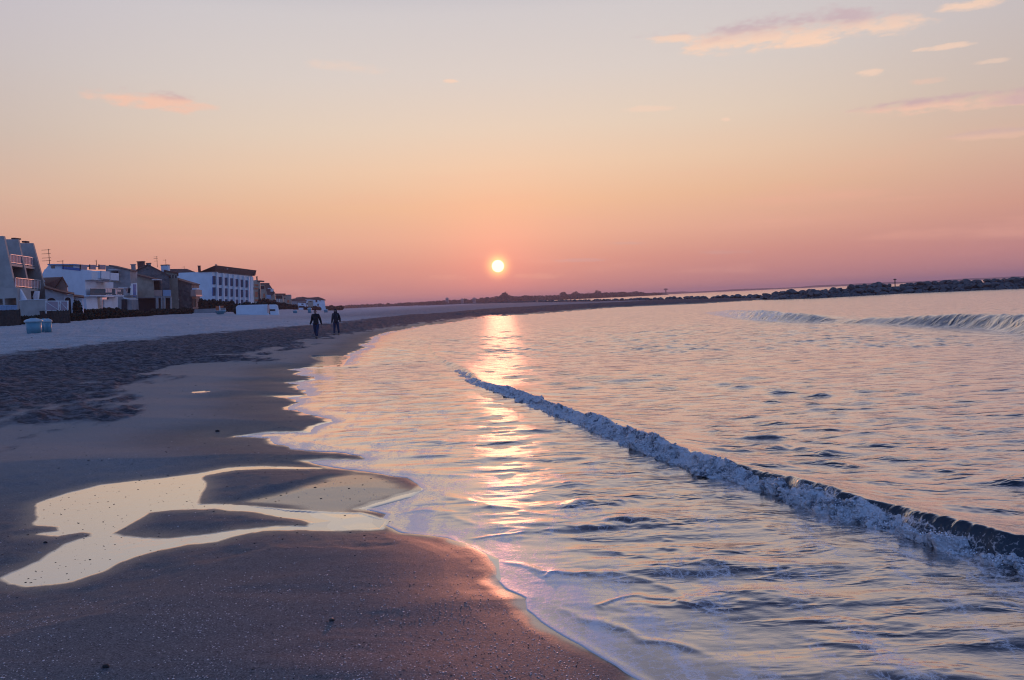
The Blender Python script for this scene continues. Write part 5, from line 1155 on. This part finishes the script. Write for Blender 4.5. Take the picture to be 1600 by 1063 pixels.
# ---------------------------------------------------------------- far shore
fs = MB(); rd = random.Random(9)
def hor(px): return 507.6 - .0463 * px
prof_px = [(470, 2), (520, 6), (560, 7), (620, 6.5), (660, 7), (700, 8), (740, 8), (780, 11), (789, 15), (800, 9), (850, 8), (900, 8.5), (960, 8), (1000, 7), (1012, 4)]
ell = []
for k in range(420):
    px = 470 + 560 * (k + rd.random()) / 420
    hgt = np.interp(px, [a for a, b in prof_px], [b for a, b in prof_px]) * rd.uniform(.55, 1.0)
    Y = 1500 + rd.uniform(-60, 60); a = P(px, hor(px), Y); hh = hgt / FPX * Y
    ell.append((a.x, Y, hh * .45 + .5, rd.uniform(3, 8), 4, hh * .55))
for px in (789, 880, 899, 934): a = P(px, hor(px), 1480); ell.append((a.x, 1480, 7, 7, 4, 7 if px != 789 else 12))
V_, F_ = leaves(ell, 60000, 1.5, np.random.default_rng(12))
fw = np_mesh('far_wood', V_, F_, [M['hedge']], smooth=False); tag(fw, 'long hazy belt of trees along the far shore below the sun', 'wood', kind='stuff')
def ridge(name, x0, x1, Y, hf, n=120):
    top = []; 
    for k in range(n + 1):
        px = x0 + (x1 - x0) * k / n; a = P(px, hor(px), Y); top.append((a.x, Y, hf(px, k) / FPX * Y + H * .2))
    V_ = []; 
    for x, y, z in top: V_ += [(x, y - 40, -1), (x, y, z), (x, y + 120, z * .9), (x, y + 300, -1)]
    F_ = [(4 * k + j, 4 * k + j + 1, 4 * k + j + 5, 4 * k + j + 4) for k in range(n) for j in range(3)]
    o = np_mesh(name, V_, F_, [M['bush']], smooth=True); tag(o, None, None, kind='structure'); return o
nz1 = [rd.uniform(.6, 1.25) for _ in range(400)]
o = ridge('far_coast', 400, 1040, 1620, lambda px, k: 3.0 * nz1[k // 2]); o['label'] = 'low land under the far belt of trees'
o = ridge('far_coast', 980, 2300, 3600, lambda px, k: (2.6 if px < 1500 else 3.2) * nz1[k // 3 + 50]); o['label'] = 'thin low coast on the horizon beyond the breakwater'
def block_far(px, w, h_, label):
    Y = 1440; a = P(px, hor(px), Y); k_ = Y / FPX; r = empty('tower_block', (a.x, Y, 0)); tag(r, label, 'building'); mb = MB(); mb.box(a.x - w * k_ / 2, a.x + w * k_ / 2, Y, Y + 12, -1, h_ * k_); mb.box(a.x - w * k_ / 6, a.x + w * k_ / 5, Y + 2, Y + 9, h_ * k_, (h_ + 1) * k_); mb.build('wall', M['greywall'], r)
    m2 = MB()
    for j in range(3): m2.box(a.x - w * k_ * .4, a.x + w * k_ * .4, Y - .2, Y, h_ * k_ * (.3 + .22 * j), h_ * k_ * (.38 + .22 * j))
    m2.build('windows_band', M['glass'], r)
block_far(698.5, 4, 11, 'small hazy tower block above the far trees left of the sun'); block_far(741, 5, 9, 'squat hazy building among the far trees just left of the sun'); block_far(722, 4, 8.5, 'lower hazy building between the two other far blocks')

# ---------------------------------------------------------------- walkers
def skin_mesh(chains, name, mat, parent, sub=1):
    """chains: lists of (x, y, z, r) joined into one skinned surface"""
    V_, E_, R_ = [], [], []; key = {}
    def vid(p):
        k_ = (round(p[0], 4), round(p[1], 4), round(p[2], 4))
        if k_ not in key: key[k_] = len(V_); V_.append(p[:3]); R_.append(p[3])
        return key[k_]
    for ch in chains:
        ids = [vid(p) for p in ch]
        for a, b in zip(ids[:-1], ids[1:]):
            if a != b: E_.append((a, b))
    me = bpy.data.meshes.new(name + '_rig'); me.from_pydata(V_, E_, []); o = bpy.data.objects.new(name + '_rig', me); sc.collection.objects.link(o)
    m_ = o.modifiers.new('s', 'SKIN'); m_.use_smooth_shade = True
    if not me.skin_vertices:
        bm = bmesh.new(); bm.from_mesh(me); bm.verts.layers.skin.verify(); bm.to_mesh(me); bm.free()
    for i, sv in enumerate(me.skin_vertices[0].data):
        r = R_[i]; sv.radius = r if isinstance(r, tuple) else (r, r)
    roots = set(); seen = set(); adj = {i: [] for i in range(len(V_))}
    for a, b in E_: adj[a].append(b); adj[b].append(a)
    for i in range(len(V_)):
        if i in seen: continue
        me.skin_vertices[0].data[i].use_root = True; st = [i]
        while st:
            q_ = st.pop()
            if q_ in seen: continue
            seen.add(q_); st += adj[q_]
    s2 = o.modifiers.new('b', 'SUBSURF'); s2.levels = sub; s2.render_levels = sub
    dg = bpy.context.evaluated_depsgraph_get(); me2 = bpy.data.meshes.new_from_object(o.evaluated_get(dg)); me2.name = name
    bpy.data.objects.remove(o); me2.materials.clear(); me2.materials.append(M[mat])
    me2.polygons.foreach_set('use_smooth', [True] * len(me2.polygons))
    return link(bpy.data.objects.new(name, me2), parent)
for nm, c_, r_0 in (('skin', (0.36, 0.20, 0.15), .5), ('blackcloth', (0.012, 0.011, 0.014), .85), ('jeans', (0.018, 0.032, 0.075), .9), ('shoe', (0.015, 0.013, 0.013), .6), ('redhat', (0.16, 0.02, 0.02), .9), ('navycloth', (0.014, 0.015, 0.026), .85), ('greycloth', (0.10, 0.11, 0.13), .85), ('hair', (0.02, 0.012, 0.01), .7)):
    M[nm] = material(nm, c_, r_0, var=.1, scale=9)
def person(px, yfeet, Y, hgt, pose, label):
    """local frame: +x is the picture's right, -y faces the camera"""
    p = P(px, yfeet, Y); z0 = gz(p.x, p.y); r = empty('person', (p.x, p.y, z0)); tag(r, label, 'person'); s = hgt / 1.75
    def q_(x, y, z, rad): return (x * s, y * s, z * s, rad * s)
    L = pose
    hip, chest, neck = (0, 0, .93), (0, L['lean'], 1.32), (0, L['lean'] - .01, 1.50)
    body = [[q_(*hip, .10), q_(0, L['lean'] * .5, 1.12, .10), q_(*chest, .12), q_(*neck, .055), q_(0, L['lean'] - .02, 1.60, .085), q_(0, L['lean'] - .02, 1.69, .078)]]
    for sd in (-1, 1):
        ft = L['foot'][0 if sd < 0 else 1]; kn = L['knee'][0 if sd < 0 else 1]; ha = L['hand'][0 if sd < 0 else 1]; el_ = L['elbow'][0 if sd < 0 else 1]
        body.append([q_(*hip, .10), q_(sd * .09, 0, .88, .088), q_(*kn, .058), q_(ft[0], ft[1], ft[2] + .08, .042), q_(ft[0], ft[1] - .13, ft[2] + .03, .035)])
        body.append([q_(*chest, .12), q_(sd * .16, L['lean'], 1.40, .062), q_(*el_, .045), q_(*ha, .03), q_(ha[0], ha[1] - .01, ha[2] - .07, .036)])
    b = skin_mesh(body, 'body', 'skin', r, 2)
    hands = []
    for sd in (0, 1):
        ha = L['hand'][sd]; o_ = -1 if sd == 0 else 1
        for k in range(4):
            x0 = ha[0] + (k - 1.5) * .004; y0 = ha[1] - .01 + (k - 1.5) * .02; ln = (.065, .078, .072, .055)[k]
            hands.append([q_(x0, y0, ha[2] - .09, .0095), q_(x0, y0, ha[2] - .12 - ln * .3, .009), q_(x0 - o_ * .015, y0 - .005, ha[2] - .12 - ln, .0075)])
        hands.append([q_(ha[0], ha[1] - .04, ha[2] - .05, .012), q_(ha[0] - o_ * .01, ha[1] - .065, ha[2] - .085, .010), q_(ha[0] - o_ * .012, ha[1] - .07, ha[2] - .11, .008)])
    skin_mesh(hands, 'fingers', 'skin', b, 1)
    # face
    hy = L['lean'] - .02
    fm_ = MB(); fm_.hexa([(-.014 * s, (hy - .082) * s, 1.585 * s), (.014 * s, (hy - .082) * s, 1.585 * s), (.014 * s, (hy - .07) * s, 1.585 * s), (-.014 * s, (hy - .07) * s, 1.585 * s)], [(-.006 * s, (hy - .09) * s, 1.63 * s), (.006 * s, (hy - .09) * s, 1.63 * s), (.006 * s, (hy - .07) * s, 1.63 * s), (-.006 * s, (hy - .07) * s, 1.63 * s)])
    def loc(mb): mb.v = [(x + r.location.x, y + r.location.y, z + r.location.z) for x, y, z in mb.v]; return mb
    loc(fm_).build('nose', M['skin'], b)
    for sd in (-1, 1):
        e = MB(); lathe(e, (sd * .033 * s, (hy - .082) * s, 1.635 * s), [(.004 * s, -.008 * s), (.011 * s, 0), (.004 * s, .008 * s)], 8); loc(e).build('eye', M['dark'], b)
        e = MB(); lathe(e, (sd * .085 * s, (hy) * s, 1.60 * s), [(.008 * s, -.03 * s), (.018 * s, 0), (.010 * s, .03 * s)], 8); loc(e).build('ear', M['skin'], b)
    m_ = MB(); m_.box(-.025 * s, .025 * s, (hy - .084) * s, (hy - .07) * s, 1.553 * s, 1.561 * s); loc(m_).build('mouth', M['redhat'], b)
    # clothes follow the limbs
    jk = [[q_(0, 0, .80, .175), q_(0, 0, .95, .175), q_(0, L['lean'] * .5, 1.12, .16), q_(0, L['lean'], 1.34, .17), q_(0, L['lean'], 1.46, .10)]]
    for sd in (-1, 1):
        ha = L['hand'][0 if sd < 0 else 1]; el_ = L['elbow'][0 if sd < 0 else 1]
        jk.append([q_(0, L['lean'], 1.34, .17), q_(sd * .18, L['lean'], 1.405, .088), q_(*el_, .070), q_(ha[0] * .98 + el_[0] * .02, ha[1], ha[2] + .02, .052)])
    skin_mesh(jk, 'jacket', L['jacket'], r, 2)
    tr = []
    for sd in (-1, 1):
        ft = L['foot'][0 if sd < 0 else 1]; kn = L['knee'][0 if sd < 0 else 1]
        tr.append([q_(0, 0, .93, .145), q_(sd * .095, 0, .82, .112), q_(*kn, .083), q_(ft[0], ft[1], ft[2] + .11, .068)])
    skin_mesh(tr, 'trousers', 'jeans', r, 2)
    for sd in (0, 1):
        ft = L['foot'][sd]; skin_mesh([[q_(ft[0], ft[1] + .05, ft[2] + .055, .055), q_(ft[0], ft[1] - .08, ft[2] + .045, .052), q_(ft[0] * 1.03, ft[1] - .18, ft[2] + .035, .038)]], 'shoe', 'shoe', r, 2)
    if L['head'] == 'hat':
        skin_mesh([[q_(0, hy + .01, 1.665, .098), q_(0, hy + .015, 1.73, .092), q_(0, hy + .02, 1.765, .055)]], 'hat', 'redhat', r, 2)
        skin_mesh([[q_(0, hy + .06, 1.66, .075), q_(0, hy + .07, 1.56, .06)]], 'hair', 'hair', r, 1)
        skin_mesh([[q_(0, L['lean'], 1.47, .09), q_(0, L['lean'] - .01, 1.53, .075)]], 'collar', L['jacket'], r, 2)
    else:
        skin_mesh([[q_(0, L['lean'] + .02, 1.44, .15), q_(0, hy + .05, 1.56, .125), q_(0, hy + .045, 1.68, .115), q_(0, hy + .04, 1.76, .06)]], 'hood', L['jacket'], r, 2)
        bg_ = skin_mesh([[q_(.08, L['lean'] + .2, 1.42, .10), q_(.13, .22, 1.15, .16), q_(.14, .2, .98, .13)]], 'backpack', 'greycloth', r, 2)
        for sd in (-1, 1): skin_mesh([[q_(sd * .12, L['lean'] + .10, 1.47, .02), q_(sd * .13, L['lean'] - .14, 1.40, .02), q_(sd * .15, L['lean'] - .16, 1.22, .02), q_(sd * .17, .02, 1.08, .02)]], 'strap', 'greycloth', bg_, 1)
    return r
person(495, 525.2, 47.5, 1.74, dict(lean=-.03, foot=[(-.06, .16, .03), (.06, -.24, 0)], knee=[(-.09, .00, .50), (.085, -.17, .48)], hand=[(-.34, -.08, .84), (.33, .04, .78)], elbow=[(-.26, .05, 1.10), (.255, .07, 1.08)], jacket='blackcloth', head='hat'),
       'person walking nearer the water in a black jacket, blue jeans and dark red knit hat')
person(525.8, 517.6, 53.0, 1.74, dict(lean=-.02, foot=[(-.13, -.12, 0), (.13, .14, .02)], knee=[(-.11, -.08, .49), (.12, .03, .48)], hand=[(-.27, -.10, .80), (.26, .06, .84)], elbow=[(-.235, .02, 1.10), (.25, .10, 1.10)], jacket='navycloth', head='hood'),
       'person walking farther from the camera in a dark hooded jacket with a grey backpack')

# ---------------------------------------------------------------- the sea air
hz = MB(); hz.box(-9300, 9300, -9300, 9300, -3, 45)
hm = bpy.data.materials.new('sea_air'); hm.use_nodes = True; t = NT(hm.node_tree); t.n.remove(t.n['Principled BSDF'])
pv = t.node('ShaderNodeVolumePrincipled'); pv.inputs['Color'].default_value = (0.80, 0.70, 0.86, 1); pv.inputs['Density'].default_value = 0.00022; pv.inputs['Anisotropy'].default_value = 0.4
t.l.new(pv.outputs[0], t.n['Material Output'].inputs['Volume'])
tag(hz.build('haze', hm), 'thin evening haze over the bay', 'haze', kind='stuff')
